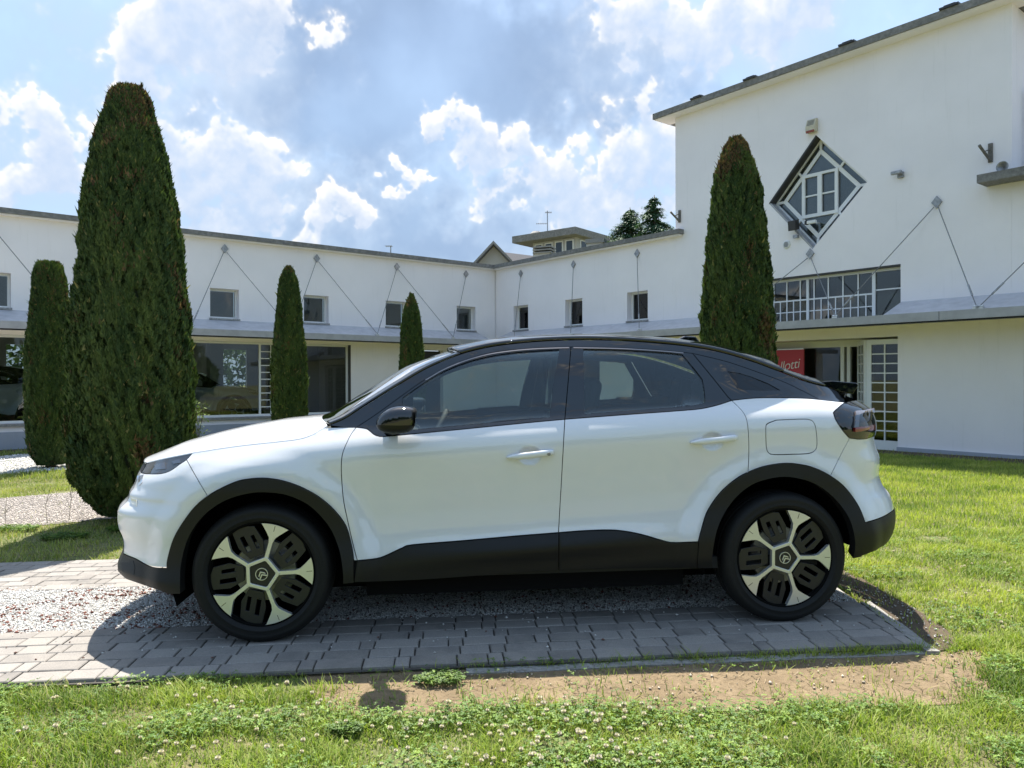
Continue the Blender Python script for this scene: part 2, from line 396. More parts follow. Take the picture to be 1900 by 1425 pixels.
# --- right low wing
hollow(wingR, rect(0.002, XH0, 2.42, ZWALL), [win_hole(x) for x in RW_])
hollow(wingR, rect(0.002, XH0, GZ - .05, 2.418), [rect(2.2, 4.4, 0.1, 2.05)], mat='stucco_low', name='ground_floor_wall')
for x in RW_: small_window(wingR, x)
# --- roof slabs with stained edges
def slab(parent, x0, x1, y0, y1, z, t=0.11):
    r_ = MB().box(x0, x1, y0, y1, z, z + t).build('roof', M['coping'], parent)
    MB().box(x0 + .03, x1 - .03, y0 + .03, min(0.27, y1), ZWALL if z < 6 else z - .02, z - .002).build('soffit', M['stucco'], r_)
    return r_
rl = slab(wingL, XL, -0.18, -0.18, 6.0, ZWALL + 0.024)
rr = slab(wingR, -0.18, XH0 + 0.24, -0.18, 6.0, ZWALL + 0.024 + .003)
# --- canopy: a steel sheet sloping from the wall to a fascia, hung on stays
def canopy(parent, x0, x1, miter0=0.0, seam=()):
    c = MB().add([(x0, 0.0, ZC), (x1, 0.0, ZC), (x1, -DC, ZF), (x0 + miter0, -DC, ZF), (x0, 0.0, ZC - .02), (x1, 0.0, ZC - .02), (x1, -DC, ZF - .02), (x0 + miter0, -DC, ZF - .02)],
            [(0, 1, 2, 3), (4, 7, 6, 5), (0, 4, 5, 1), (1, 5, 6, 2), (2, 6, 7, 3), (3, 7, 4, 0)]).build('canopy', M['canopy'], parent)
    MB().box(x0 + miter0, x1, -DC - .03, -DC - .002, ZB, ZF + .004).build('fascia', M['canopy_edge'], c)
    MB().box(x0 + miter0 + .03, x1 - .01, -DC + .01, -0.005, ZB + 0.005, ZB + 0.03).build('soffit', M['stucco_low'], c)
    MB().box(x0 + miter0 + .01, x1, -DC - .02, -DC + .01, ZB - .03, ZB - .002).build('shadow_gap', M['dark'], c)  # dark strip standing in for the shadow gap below the fascia
    for s in seam: MB().box(s - .003, s + .003, -DC - .033, -DC - .03, ZB, ZF).build('seam', M['dark'], c)
    return c
canopy(wingL, XL, -DC, 0.0)
canopy(wingR, DC, XH0, 0.0, (3.0,))
canopy(hall, XH0, 9.03, 0.0, (8.2,))
canopy(hall, 11.95, XEND, 0.0, (12.87, 16.0))
cf = MB().box(9.03, 11.95, -DC, -0.002, ZF - .03, ZF - .005).build('canopy', M['canopy'], hall)
MB().box(9.03, 11.95, -DC - .03, -DC - .002, ZB, ZF + .004).build('fascia', M['canopy_edge'], cf)
MB().box(9.03, 11.95, -DC + .01, -0.005, ZB + 0.005, ZB + 0.03).build('soffit', M['stucco_low'], cf)
MB().box(9.03, 11.95, -DC - .02, -DC + .01, ZB - .03, ZB - .002).build('shadow_gap', M['dark'], cf)  # same dark strip drawn as a shadow line under the flat piece
def stays(parent, plates, feet, zp):
    for xp, z in zip(plates, zp if isinstance(zp, (list, tuple)) else [zp] * len(plates)):
        a = 0.085
        MB().prism([(xp - a, z), (xp, z - a * 1.25), (xp + a, z), (xp, z + a * 1.25)], -0.03, 0.0).build('anchor_plate', M['grey_metal'], parent)
        for fx in feet:
            if abs(fx - xp) < 1.6:
                a0 = Vector((xp + (0.03 if fx > xp else -0.03), -0.045, z - 0.08)); a1 = Vector((fx, -DC + 0.02, ZF + 0.05))
                c = MB().bar(a0, a1, 0.0085).build('stay_cable', M['cable'], parent)
                p = a0.lerp(a1, 0.80); q = a0.lerp(a1, 0.90); MB().bar(p, q, 0.017).build('turnbuckle', M['grey_metal'], c)
    for fx in feet:
        MB().box(fx - .05, fx + .05, -DC + .0, -DC + .07, ZF - .0, ZF + 0.035).bar((fx - .045, -DC + .03, ZF + .05), (fx + .045, -DC + .03, ZF + .05), .018).build('stay_foot', M['steel'], parent)
stays(wingL, [-12.58, -10.3, -8.02, -5.72, -3.4, -1.1], [-13.5, -11.3, -8.96, -6.65, -4.36, -2.0], 4.42)
stays(wingR, [1.21, 3.44, 5.70], [1.73, 4.05, 6.37], 4.39)
stays(hall, [10.21, 12.54], [8.75, 11.08, 13.4], [3.80, 4.38])
stays(annex, [14.9], [15.6, 13.45], [4.3])

# --- left wing showroom glazing
g = empty('shop_window', Matrix.Identity(4), wingL)
fy = 0.12
def shop_bar(x0, x1, z0, z1, par, name='mullion', y0=fy, y1=fy + .06, m='white_frame'): return MB().box(x0, x1, y0, y1, z0, z1).build(name, M[m], par)
shop_bar(SX0, SX1, SZ1 - .05, SZ1 - .002, g, 'frame'); shop_bar(SX0, SX1, SZ0 + .002, SZ0 + .05, g, 'frame')
for x in (-13.4, -10.4, -7.17, -6.12): shop_bar(x, x + .05, SZ0 + .05, SZ1 - .05, g)
shop_bar(-4.86, -4.802, SZ0 + .05, SZ1 - .05, g)
MB().box(-4.80, SX1, 0.001, .3, SZ0, SZ1).build('reveal', M['dark_frame'], g)
for x0, x1 in ((SX0, -13.4), (-13.35, -10.4), (-10.35, -7.17), (-6.07, -4.86)):
    MB().box(x0, x1, fy + .025, fy + .033, SZ0 + .05, SZ1 - .05).build('pane', M['shop_glass'], g)
for k in range(1, 4): shop_bar(-7.12 + k * .25 - .012, -7.12 + k * .25 + .012, SZ0 + .05, SZ1 - .05, g, 'glazing_bar', fy + .005, fy + .02)
for k in range(1, 10):
    z = SZ0 + .05 + k * (SZ1 - SZ0 - .1) / 10; shop_bar(-7.12, -6.12, z - .012, z + .012, g, 'glazing_bar', fy + .0, fy + .018)
for c in range(4):
    for r_ in range(10):
        dz = (SZ1 - SZ0 - .1) / 10; MB().box(-7.12 + c * .25 + .003, -7.12 + (c + 1) * .25 - .003, fy + .025, fy + .033, SZ0 + .05 + r_ * dz + .003, SZ0 + .05 + (r_ + 1) * dz - .003).build('pane', M['shop_glass'], g)
MB().box(SX0 - .1, -4.9, -0.06, .1, SZ0 - .06, SZ0 - .004).build('sill', M['concrete'], g)
MB().box(XL, 0, -0.05, -0.002, GZ - .05, 0.27).build('plinth', M['plinth'], wingL)
MB().box(-2.84, -1.92, 0.14, .2, .12, 2.14).build('door', M['dark_frame'], wingL)
MB().box(2.2, 4.4, 0.15, .16, .1, 2.05).build('pane', M['shop_glass'], wingR)
# rooms behind the glass: floor, back wall with daylight openings, ceiling
def room(parent, x0, x1, y0, y1, z0, z1, holes=(), lights=True):
    MB().box(x0, x1, y0, y1, z0 - .05, z0).build('room_floor', M['roomfloor'], parent)
    MB().box(x0, x1, y0, y1, z1, z1 + .05).build('room_ceiling', M['room'], parent)
    plate_mb(rect(x0, x1, z0, z1), holes, y1, y1 + .1).build('back_wall', M['room'], parent)
    for x in (x0, x1): MB().box(x - .05 if x == x0 else x, x if x == x0 else x + .05, y0, y1, z0, z1).build('side_wall', M['room'], parent)
room(wingL, -16.8, -3.2, 0.27, 5.6, 0.12, 2.6, [rect(-14.5, -13.0, .5, 2.3), rect(-11.9, -10.8, .5, 2.3), rect(-9.6, -8.0, 0.5, 2.3), rect(-6.8, -5.6, .5, 2.3)])
room(wingR, 0.3, 6.8, 0.27, 4.6, 0.05, 2.5)
for xx in (-11.0, -7.6): MB().box(xx, xx + .35, 2.6, 2.9, .12, 2.6).build('room_column', M['room'], wingL)

# ------------------------------------------------------------- tall hall
ZT = 7.34
dia = [(10.32, 6.09), (11.34, 4.985), (10.25, 3.885), (9.29, 4.95)]
BW = rect(9.05, 11.93, 2.46, 3.40)
hollow(hall, rect(XH0 + .002, XH1, 2.42, ZT), [dia, BW])
DX0, DX1, DZ1 = 8.6, 11.88, 2.12
hollow(hall, rect(XH0 + .002, XH1 + 5.3, GZ - .05, 2.418), [rect(DX0, DX1, -0.02, DZ1), rect(13.83, 16.5, 0.1, 2.12)], mat='stucco_low', name='ground_floor_wall')
MB().box(XH0, XH0 + .26, 0.265, 7.0, 4.7, ZT).build('end_wall', M['stucco'], hall)
MB().box(XH1 - .26, XH1 - .001, 0.265, 9.0, 4.5, ZT).build('end_wall', M['stucco'], hall)
slab(hall, XH0 - 0.42, XH1 + .40, -0.30, 9.0, ZT + .02, .13)
for xx in (7.55, 8.9, 10.95, 12.7): MB().box(xx, xx + .30, -0.33, 0.1, ZT + .151, ZT + .185).box(xx + .06, xx + .24, -0.30, 0.06, ZT + .186, ZT + .21).build('roof_vent', M['dark_frame'], hall)
MB().box(DX1, XH1 + 2, -0.045, -0.002, GZ - .05, 0.15).build('plinth', M['plinth'], hall)
# diamond window
dw = empty('diamond_window', Matrix.Identity(4), hall)
c0 = Vector((sum(p[0] for p in dia) / 4, sum(p[1] for p in dia) / 4))
def dsc(k): return [(c0.x + (p[0] - c0.x) * k, c0.y + (p[1] - c0.y) * k) for p in dia]
yd = 0.19
MB().add([(p[0], y, p[1]) for y in (0.262, yd + .5) for p in dsc(1.0)], [(0, 1, 5, 4), (1, 2, 6, 5), (2, 3, 7, 6), (3, 0, 4, 7)]).build('lining', M['dark_frame'], dw)
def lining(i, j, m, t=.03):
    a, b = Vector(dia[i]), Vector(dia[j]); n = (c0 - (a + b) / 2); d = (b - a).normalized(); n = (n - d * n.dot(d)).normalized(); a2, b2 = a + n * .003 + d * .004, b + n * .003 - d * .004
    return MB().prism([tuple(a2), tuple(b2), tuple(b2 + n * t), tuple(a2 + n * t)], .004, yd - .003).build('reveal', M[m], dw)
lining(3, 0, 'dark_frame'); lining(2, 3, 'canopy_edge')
plate_mb(dsc(1.0), [dsc(0.92)], yd, yd + .05).build('frame', M['white_frame'], dw)
plate_mb(dsc(0.80), [dsc(0.70)], yd + .005, yd + .05).build('frame', M['white_frame'], dw)
def dbar(a, b, w, name='glazing_bar'):
    a, b = Vector(a), Vector(b); d = (b - a).normalized(); n = Vector((-d.y, d.x)) * w / 2
    return MB().prism([tuple(a + n), tuple(b + n), tuple(b - n), tuple(a - n)], yd - .004, yd + .046).build(name, M['white_frame'], dw)
o9, o8 = dsc(0.95), dsc(0.79)
for i in range(4):
    j = (i + 1) % 4
    dbar(o8[i], o9[i], .05)
    dbar(Vector(o8[i]).lerp(Vector(o8[j]), .5), Vector(o9[i]).lerp(Vector(o9[j]), .5), .045)
hw, hh = 0.375, 0.43
plate_mb(rect(c0.x - hw, c0.x + hw, c0.y - hh, c0.y + hh), [rect(c0.x - hw + .065, c0.x - .045, c0.y - hh + .065, c0.y + hh - .065), rect(c0.x + .045, c0.x + hw - .065, c0.y - hh + .065, c0.y + hh - .05)], yd - .02, yd + .06).build('casement', M['white_frame'], dw)
MB().box(c0.x - hw + .05, c0.x - .035, yd + .0, yd + .04, c0.y - .015, c0.y + .015).build('glazing_bar', M['white_frame'], dw)
MB().box(c0.x + .035, c0.x + hw - .05, yd + .0, yd + .04, c0.y - .015, c0.y + .015).build('glazing_bar', M['white_frame'], dw)
crect = rect(c0.x - hw + .03, c0.x + hw - .03, c0.y - hh + .03, c0.y + hh - .03)
for i in range(4):                           # four strips round the rim, each halved by a bar, and four corner lights
    j = (i + 1) % 4; A1, B1, A2, B2 = (Vector(dsc(k)[q]) for k, q in ((.94, i), (.94, j), (.79, i), (.79, j)))
    for t0, t1 in ((.012, .495), (.505, .988)): MB().prism([tuple(A1.lerp(B1, t0)), tuple(A1.lerp(B1, t1)), tuple(A2.lerp(B2, t1)), tuple(A2.lerp(B2, t0))], yd + .026, yd + .034).build('pane', M['win_glass'], dw)
    cor = Vector(dsc(.74)[i]); q = sorted([Vector(p) for p in crect], key=lambda p: (p - cor).length)[:2]
    MB().prism([tuple(cor), tuple(q[0]), tuple(q[1])], yd + .026, yd + .034).build('pane', M['win_glass'], dw)
for sx_ in (-1, 1):
    for sz_ in (-1, 1):
        xa, xb = sorted((c0.x + sx_ * .03, c0.x + sx_ * (hw - .05))); za, zb = sorted((c0.y + sz_ * .008, c0.y + sz_ * (hh - .05))); MB().box(xa, xb, yd + .022, yd + .030, za, zb).build('pane', M['win_glass'], dw)
MB().prism(dsc(0.99), yd + .09, yd + .10).build('blind', M['pale_blind'], dw)
# window band over the canopy
bw = empty('window_band', Matrix.Identity(4), hall)
x0, x1, z0, z1 = 9.05, 11.93, 2.46, 3.40; yb = 0.13
plate_mb(rect(x0 + .002, x1 - .002, z0, z1 - .002), [rect(x0 + .05, x1 - .05, z0 + .02, z1 - .08)], yb, yb + .05).build('frame', M['white_frame'], bw)
MB().box(x0, x1, .0, yb, z1 - .03, z1 - .001).build('lintel', M['dark_frame'], bw)
zm = 2.93
MB().box(x0 + .05, 11.36, yb + .005, yb + .04, zm - .015, zm + .015).build('glazing_bar', M['white_frame'], bw)
MB().box(11.42, x1 - .05, yb + .005, yb + .04, 2.99 - .012, 2.99 + .012).build('glazing_bar', M['white_frame'], bw)
MB().box(11.36, 11.42, yb - .01, yb + .05, z0 + .02, z1 - .08).build('mullion', M['white_frame'], bw)
MB().box(10.05, 10.10, yb - .01, yb + .05, z0 + .02, z1 - .08).build('mullion', M['white_frame'], bw)
for k, xx in enumerate(np.arange(9.32, 11.3, 0.295)): MB().box(xx - .012, xx + .012, yb + .004, yb + .04, zm + .015, z1 - .08).build('glazing_bar', M['white_frame'], bw)
for k, xx in enumerate(np.arange(9.32, 11.33, 0.1475)): MB().box(xx - .01, xx + .01, yb + .004, yb + .04, z0 + .02, zm - .015).build('glazing_bar', M['white_frame'], bw)
MB().box(x0 + .05, 11.36, yb + .006, yb + .036, 2.69, 2.71).build('glazing_bar', M['white_frame'], bw)
tops = [x0 + .05] + [float(v) for v in np.arange(9.32, 11.3, 0.295)] + [11.36]; lows = [x0 + .05] + [float(v) for v in np.arange(9.32, 11.33, 0.1475)] + [11.36]
for a, b in zip(tops, tops[1:]): MB().box(a + .004, b - .004, yb + .02, yb + .028, zm + .006, z1 - .08).build('pane', M['win_glass'], bw)
for a, b in zip(lows, lows[1:]):
    for za, zb in ((z0 + .02, 2.70), (2.70, zm - .006)): MB().box(a + .004, b - .004, yb + .02, yb + .028, za + .004, zb - .004).build('pane', M['win_glass'], bw)
for za, zb in ((z0 + .02, 2.99), (2.99, z1 - .08)): MB().box(11.42, x1 - .05, yb + .02, yb + .028, za + .004, zb - .004).build('pane', M['win_glass'], bw)
MB().box(x0, x1, yb + .25, yb + .26, z0, zm).build('blind', M['curtain'], bw)
# entrance porch with its inner glazing and the panelled doors
MB().box(DX0, DX1 + .3, 0.262, 3.2, -.06, -.0).build('porch_floor', M['concrete'], hall)
MB().box(DX0 - .1, DX1 + .3, 0.262, 3.2, DZ1 + .003, DZ1 + .06).build('porch_ceiling', M['stucco_low'], hall)
MB().box(DX0 - .3, DX0 - .03, 0.262, 1.2, -.03, DZ1).build('porch_wall', M['stucco_low'], hall)
ps = empty('porch_glazing', Matrix.Identity(4), hall)
py = 0.75
shop_bar(8.6, 11.1, DZ1 - .13, DZ1 + .0, ps, 'frame', py, py + .07); shop_bar(8.6, 11.1, 0.0, .08, ps, 'frame', py, py + .07)
for x in (8.62, 9.55, 10.42, 10.55, 10.98): shop_bar(x, x + .07, 0.08, DZ1 - .13, ps, 'mullion', py - .01, py + .06)
for x0_, x1_ in ((8.69, 9.55), (9.62, 10.42)): MB().box(x0_, x1_, py + .03, py + .04, .08, DZ1 - .13).build('pane', M['shop_glass'], ps)
def panel_door(name, mat4, w, cols, rows, h=2.08):
    d = empty(name, mat4, hall); st = 0.085; z0, z1 = 0.24, h - .09
    plate_mb(rect(0, w, 0.02, h), [rect(st, w - .03, z0, z1)], 0, .045).build('leaf', M['white_frame'], d)
    for c in range(1, cols):
        x = st + (w - .03 - st) * c / cols; MB().box(x - .012, x + .012, .004, .04, z0, z1).build('glazing_bar', M['white_frame'], d)
    for r_ in range(1, rows):
        z = z0 + (z1 - z0) * r_ / rows; MB().box(st, w - .03, .006, .038, z - .011, z + .011).build('glazing_bar', M['white_frame'], d)
    for c in range(cols):
        for r_ in range(rows):
            xa, xb = st + (w - .03 - st) * c / cols, st + (w - .03 - st) * (c + 1) / cols; za, zb = z0 + (z1 - z0) * r_ / rows, z0 + (z1 - z0) * (r_ + 1) / rows
            MB().box(xa + .003, xb - .003, .02, .026, za + .003, zb - .003).build('pane', M['shop_glass'], d)
    return d
pd = panel_door('door', Matrix.Translation((11.27, 0.10, 0.0)), 0.60, 2, 10)
pd2 = panel_door('door', Matrix.Translation((11.26, 0.12, 0.0)) @ Matrix.Rotation(rad(128), 4, 'Z'), 0.62, 2, 10)
MB().bar((0.03, -.03, 1.02), (0.13, -.03, 1.02), .012).box(.03, .06, -.03, 0, .95, 1.1).build('handle', M['dark'], pd2)
MB().box(10.95, 11.9, -.10, .25, -.03, .03).build('doorstep', M['concrete'], hall)
room(hall, 8.0, 13.6, 3.2, 7.5, 0.0, 2.35)
MB().box(11.9, 13.6, 0.27, 3.2, 0, 2.35).build('inner_wall', M['room'], hall)
room(hall, 7.2, 13.3, 0.9, 6.5, 2.42, 7.2)
# annex slab, its upper side window and pipe
MB().box(XH1 - .36, XEND, -0.40, 8.0, 4.49, 4.62).build('roof', M['coping'], annex)
hollow(annex, rect(XH1 + .002, XEND, 2.42, 4.488), [rect(15.5, 17.0, 2.8, 3.8)])
pp = MB().tube([(XH1 + .16, .5, 6.05), (XH1 + .09, .5, 6.05), (XH1 + .09, .5, 4.63)], .03, 8).build('drain_pipe', M['grey_metal'], hall)
for z in (4.9, 5.6): MB().lathe([(.03, -.02), (.04, -.02), (.04, .02), (.03, .02)], 10, 'z', (XH1 + .09, .5, z)).build('pipe_clip', M['grey_metal'], pp)
MB().box(13.83, 13.90, .1, .2, .1, 2.12).build('frame', M['dark_frame'], annex)
MB().box(13.9, 16.5, .14, .15, .1, 2.12).build('pane', M['shop_glass'], annex)
MB().box(13.7, 17, .9, .95, 0, 2.3).build('back_wall', M['room'], annex)
plate_mb(rect(XH1 + .002, XEND, GZ, 2.418), [rect(13.83, 16.5, .1, 2.12)], 0.27, .4).build('ground_floor_wall', M['stucco_low'], annex)

# ------------------------------------------------------------- small things fixed to the walls
def on_wall(name, Fm, x, y, z, label, cat, group=None):
    e = empty(name, Fm @ Matrix.Translation((x, y, z))); tag(e, label, cat, group); return e
M['cream'] = plain('aged_cream_plastic', (0.56, 0.50, 0.36), 0.5, 0, .12, 0, 20); M['lens_red'] = plain('amber_lens', (0.25, 0.05, 0.02), 0.25)
M['rust'] = plain('rusty_steel', (0.17, 0.155, 0.135), 0.8, .3, .4, .3, 30); M['black_plastic'] = plain('black_plastic', (0.02, 0.02, 0.022), 0.45)
M['white_plastic'] = plain('white_plastic', (0.75, 0.75, 0.73), 0.4)
al = on_wall('alarm_siren', FR, 10.27, 0, 6.27, 'aged cream alarm siren box above the diamond window', 'alarm siren')
MB().prism([(0, -.13), (-.12, -.13), (-.12, -.02), (-.06, .13), (0, .13)], -.10, .10, 'x').build('housing', M['cream'], al, .012)
MB().box(-.085, .085, -.128, -.10, -.145, -.10).build('lamp_lens', M['lens_red'], al, .006); 
for k in range(4): MB().box(-.07, .07, -.117 + .011 * k, -.105 + .011 * k, -.0 + .028 * k, .012 + .028 * k).build('louvre', M['concrete'], al)
ve = on_wall('wall_vent', FR, 9.70, 0, 4.05, 'small round vent cover below left of the diamond window', 'vent')
MB().lathe([(0, -.03), (.055, -.03), (.075, -.025), (.085, 0)], 24).build('rim', M['white_plastic'], ve, smooth=True)
for k in range(-3, 4): MB().box(-.05 + abs(k) * .005, .05 - abs(k) * .005, -.038, -.03, k * .015 - .004, k * .015 + .004).build('slat', M['grey_metal'], ve)
def bracket(x, z, label, s=1.0):
    b = on_wall('wall_bracket', FR, x, 0, z, label, 'bracket', 'rusty wall brackets')
    MB().box(-.03 * s, .03 * s, -.03, 0, -.16 * s, .12 * s).build('back_plate', M['rust'], b, .004)
    MB().bar((-.0, -.03, -.13 * s), (-.06 * s, -.26 * s, .06 * s), .022 * s).build('arm', M['rust'], b)
    MB().bar((0, -.03, .03 * s), (-.035 * s, -.15 * s, -.02 * s), .010).build('brace', M['rust'], b)
bracket(13.36, 5.05, 'rusty forked bracket on the tall wall near its right corner', 1.1)
bracket(7.0, 5.09, 'rusty bracket on the left corner of the tall wall, above the low roof')
ca = on_wall('security_camera', FR, 11.94, 0, 4.97, 'small grey camera on the bare wall right of the diamond window', 'camera')
MB().box(-.05, .05, -.04, 0, -.05, .05).bar((0, -.04, 0), (0, -.10, .02), .012).build('mount', M['grey_metal'], ca); MB().box(-.12, .06, -.15, -.09, -.0, .06).build('housing', M['grey_metal'], ca, .01)
cb = on_wall('security_camera', FR, 10.22, -.06, 4.40, 'small white camera hanging under the diamond window sash', 'camera')
MB().box(-.03, .15, -.05, .02, -.03, .03).build('housing', M['white_plastic'], cb, .008); MB().box(-.07, -.03, -.055, .025, -.035, .04).build('hood', M['black_plastic'], cb); MB().bar((.05, 0, 0), (.05, .30, .02), .012).build('arm', M['white_plastic'], cb)
fl = on_wall('floodlight', FR, 9.93, -.10, 4.36, 'grey floodlight fixed to the lower left edge of the diamond window', 'floodlight')
MB().prism([(-.12, .10), (.03, .14), (.06, -.05), (-.10, -.09)], -.08, .08, 'x').build('lamp_body', M['dark_frame'], fl, .01); MB().bar((0, .02, -.07), (.02, .25, -.20), .014).box(-.04, .06, .0, .06, -.22, -.16).build('arm', M['grey_metal'], fl)
hs = on_wall('horn_speaker', FR, 13.62, -0.22, 4.70, 'small dark horn loudspeaker on the slab at the right edge', 'loudspeaker')
MB().lathe([(.0, .06), (.02, .05), (.03, .0), (.085, -.05), (.09, -.06), (.08, -.055), (.0, .02)], 20).build('horn', M['grey_metal'], hs, smooth=True); MB().box(-.02, .02, .03, .09, -.085, -.04).build('foot', M['black_plastic'], hs)

# sign in the porch
M['sign_red'] = plain('sign_red', (0.52, 0.035, 0.055), 0.35); M['sign_white'] = plain('sign_white_print', (0.82, 0.80, 0.78), 0.5)
sg = on_wall('shop_sign', FR, 9.22, 0.55, 0.10, 'red panel sign with white script lettering inside the porch', 'sign')
MB().box(-.62, .52, 0, .03, .9, 1.86).build('panel', M['sign_red'], sg)
MB().box(-.62, .52, -.012, .04, 1.86, 1.885).build('top_rail', M['steel'], sg)
for x in (-.58, .48): MB().box(x - .02, x + .02, .03, .06, 0, 1.86).build('leg', M['steel'], sg)
def script_text(txt, x, z, size, parent, mat, shear=0.35, y=-.004):
    cu = bpy.data.curves.new('lettering', 'FONT'); cu.body = txt; cu.size = size; cu.shear = shear; cu.extrude = .0015; cu.space_character = .92; cu.align_x = 'RIGHT'; cu.offset = -.002 * size / .2
    to = bpy.data.objects.new('tmp', cu); COL.objects.link(to); dg = bpy.context.evaluated_depsgraph_get(); me = bpy.data.meshes.new_from_object(to.evaluated_get(dg)); bpy.data.objects.remove(to)
    o = link('lettering', me, mat, parent); o.rotation_euler = (rad(90), 0, 0); o.location = (x, y, z); return o
t = script_text('Gallotti', .43, 1.49, .28, sg, M['sign_white']); t.rotation_euler = (rad(90), rad(-9), 0)
t2 = script_text('1950', .44, 1.24, .16, sg, M['sign_white']); t2.rotation_euler = (rad(90), rad(-9), 0)
bpy.context.view_layer.update()
plate_mb([(-.12 + .1 * math.cos(a), 1.27 + .12 * math.sin(a)) for a in np.linspace(0, 2 * math.pi, 24, endpoint=False)], [[(-.12 + .082 * math.cos(a), 1.27 + .1 * math.sin(a)) for a in np.linspace(0, 2 * math.pi, 24, endpoint=False)]], -.006, -.001).build('emblem', M['black_plastic'], sg)
for k in (0, 1): MB().add([(-.18, -.005, 1.24 + k * .055), (-.12, -.005, 1.29 + k * .055), (-.06, -.005, 1.24 + k * .055), (-.06, -.005, 1.215 + k * .055), (-.12, -.005, 1.265 + k * .055), (-.18, -.005, 1.215 + k * .055)], [(0, 1, 4, 5), (1, 2, 3, 4)]).build('chevron', M['sign_white'], sg)
# ================================================================ roofs, aerials and trees behind the showroom
M['slate'] = plain('dark_roof_tiles', (0.10, 0.10, 0.11), 0.8, 0, .25, .4, 30); M['far_wall'] = stucco('far_render', (0.50, 0.485, 0.47)); M['far_glass'] = plain('far_glass', (0.03, 0.04, 0.05), 0.08)
def P3(u, v, y): return Vector(on_y(u, v, y))
YH = 40.0
gh = empty('house', Matrix.Translation((P3(938, 490, YH).x, YH, GZ))); tag(gh, 'gabled house with an arched attic window behind the roof corner', 'house')
def L(u, v, y=YH): p = P3(u, v, y); return (p.x - gh.location.x, p.z - GZ)
a, b, c = L(886, 490), L(916, 451), L(955, 490)
xm = b[0]; zt = b[1]; hwid = 1.75
MB().prism([(xm - hwid, 0), (xm + hwid, 0), (xm + hwid, zt - hwid * 1.02 - .1), (xm, zt - .12), (xm - hwid, zt - hwid * 1.02 - .1)], 0, 7, 'y').build('wall', M['far_wall'], gh)
rf = MB()
for s in (-1, 1):
    rf.add([(xm, -.5, zt), (xm + s * 2.3, -.5, zt - 2.45), (xm + s * 2.3, 7.3, zt - 2.45), (xm, 7.3, zt), (xm, -.5, zt - .17), (xm + s * 2.3, -.5, zt - 2.62), (xm + s * 2.3, 7.3, zt - 2.62), (xm, 7.3, zt - .17)],
           [(0, 1, 2, 3), (4, 7, 6, 5), (0, 4, 5, 1), (1, 5, 6, 2), (2, 6, 7, 3)])
rfo = rf.build('roof', M['slate'], gh)
MB().add([(xm, -.54, zt + .03), (xm + 2.33, -.54, zt - 2.45), (xm + 2.33, -.54, zt - 2.6), (xm, -.54, zt - .12), (xm - 2.33, -.54, zt - 2.45), (xm - 2.33, -.54, zt - 2.6)], [(0, 1, 2, 3), (0, 3, 5, 4)]).build('verge', M['concrete'], rfo)
arc = [(xm + .35 + .55 * math.cos(t), zt - 2.0 + .62 * math.sin(t)) for t in np.linspace(0, math.pi, 13)]
wn = plate_mb(arc + [(xm - .2, zt - 2.9), (xm + .9, zt - 2.9)], [], -.03, .02).build('window', M['white_frame'], gh)
for s in (0, 1):
    MB().prism([(xm + .35 + (-.46 if s == 0 else .05), zt - 2.8), (xm + .35 + (-.05 if s == 0 else .46), zt - 2.8), (xm + .35 + (-.05 if s == 0 else .40), zt - (1.5 if s == 0 else 1.75)), (xm + .35 + (-.40 if s == 0 else .05), zt - (1.75 if s == 0 else 1.5))], -.05, -.032).build('pane', M['far_glass'], wn)
# long slate roof running right from the gable
MB().add([(xm + .05, 2.2, zt - .05), (xm + 5.0, 4.0, zt - .40), (xm + 5.0, 1.6, zt - 2.9), (xm + 1.6, -.3, zt - 1.9), (xm + .05, 2.2, zt - .25), (xm + 5.0, 4.0, zt - .6), (xm + 5.0, 1.6, zt - 3.1), (xm + 1.6, -.3, zt - 2.1)], [(0, 3, 2, 1), (4, 5, 6, 7), (0, 1, 5, 4), (1, 2, 6, 5), (2, 3, 7, 6), (3, 0, 4, 7)]).build('rear_roof', M['slate'], gh)
# flat-roofed attic storey
YA = 37.0
at = empty('house', Matrix.Translation((P3(1050, 480, YA).x, YA, GZ))); tag(at, 'flat roofed attic storey with a row of windows behind the low roof', 'house')
at.rotation_euler[2] = rad(-38)
ox, oz = at.location.x, at.location.z
z0a = P3(1072, 462, YA).z - GZ; z1a = P3(1072, 432, YA).z - GZ
ca_, sa_ = math.cos(rad(-38)), math.sin(rad(-38))
cx_ = P3(1075, 480, YA).x - ox
MB().box(-2.0, .62, 0, 4, 0, z1a - .28).build('wall', M['far_wall'], at)
ro = MB().box(-2.75, 1.05, -.75, 4.6, z1a - .28, z1a + .06).build('roof', M['coping'], at)
MB().add([(-2.7, -.7, z1a + .06), (1.0, -.7, z1a + .06), (1.0, 4.5, z1a + .06), (-2.7, 4.5, z1a + .06), (-1.2, 1.6, z1a + .55), (-.9, 2, z1a + .55)], [(0, 1, 4), (1, 5, 4), (1, 2, 5), (2, 3, 5), (3, 4, 5), (3, 0, 4)]).build('roof_tiles', M['slate'], ro)
for x in (-1.62, -1.0, -.38, .24):
    w = MB().box(x - .24, x + .24, -.04, .0, z1a - 1.25, z1a - .36).build('window', M['white_frame'], at); MB().box(x - .17, x + .17, -.06, -.041, z1a - 1.18, z1a - .43).build('pane', M['far_glass'], w)
for y in (.6, 1.6):
    w = MB().box(.62, .66, y - .3, y + .3, z1a - 1.25, z1a - .36).build('window', M['white_frame'], at); MB().box(.661, .68, y - .22, y + .22, z1a - 1.18, z1a - .43).build('pane', M['far_glass'], w)
MB().lathe([(.0, .4), (.2, .36), (.42, .18), (.5, 0)], 16, 'z', (-2.0, .3, z1a + .0)).build('satellite_dish', M['concrete'], at, smooth=True)
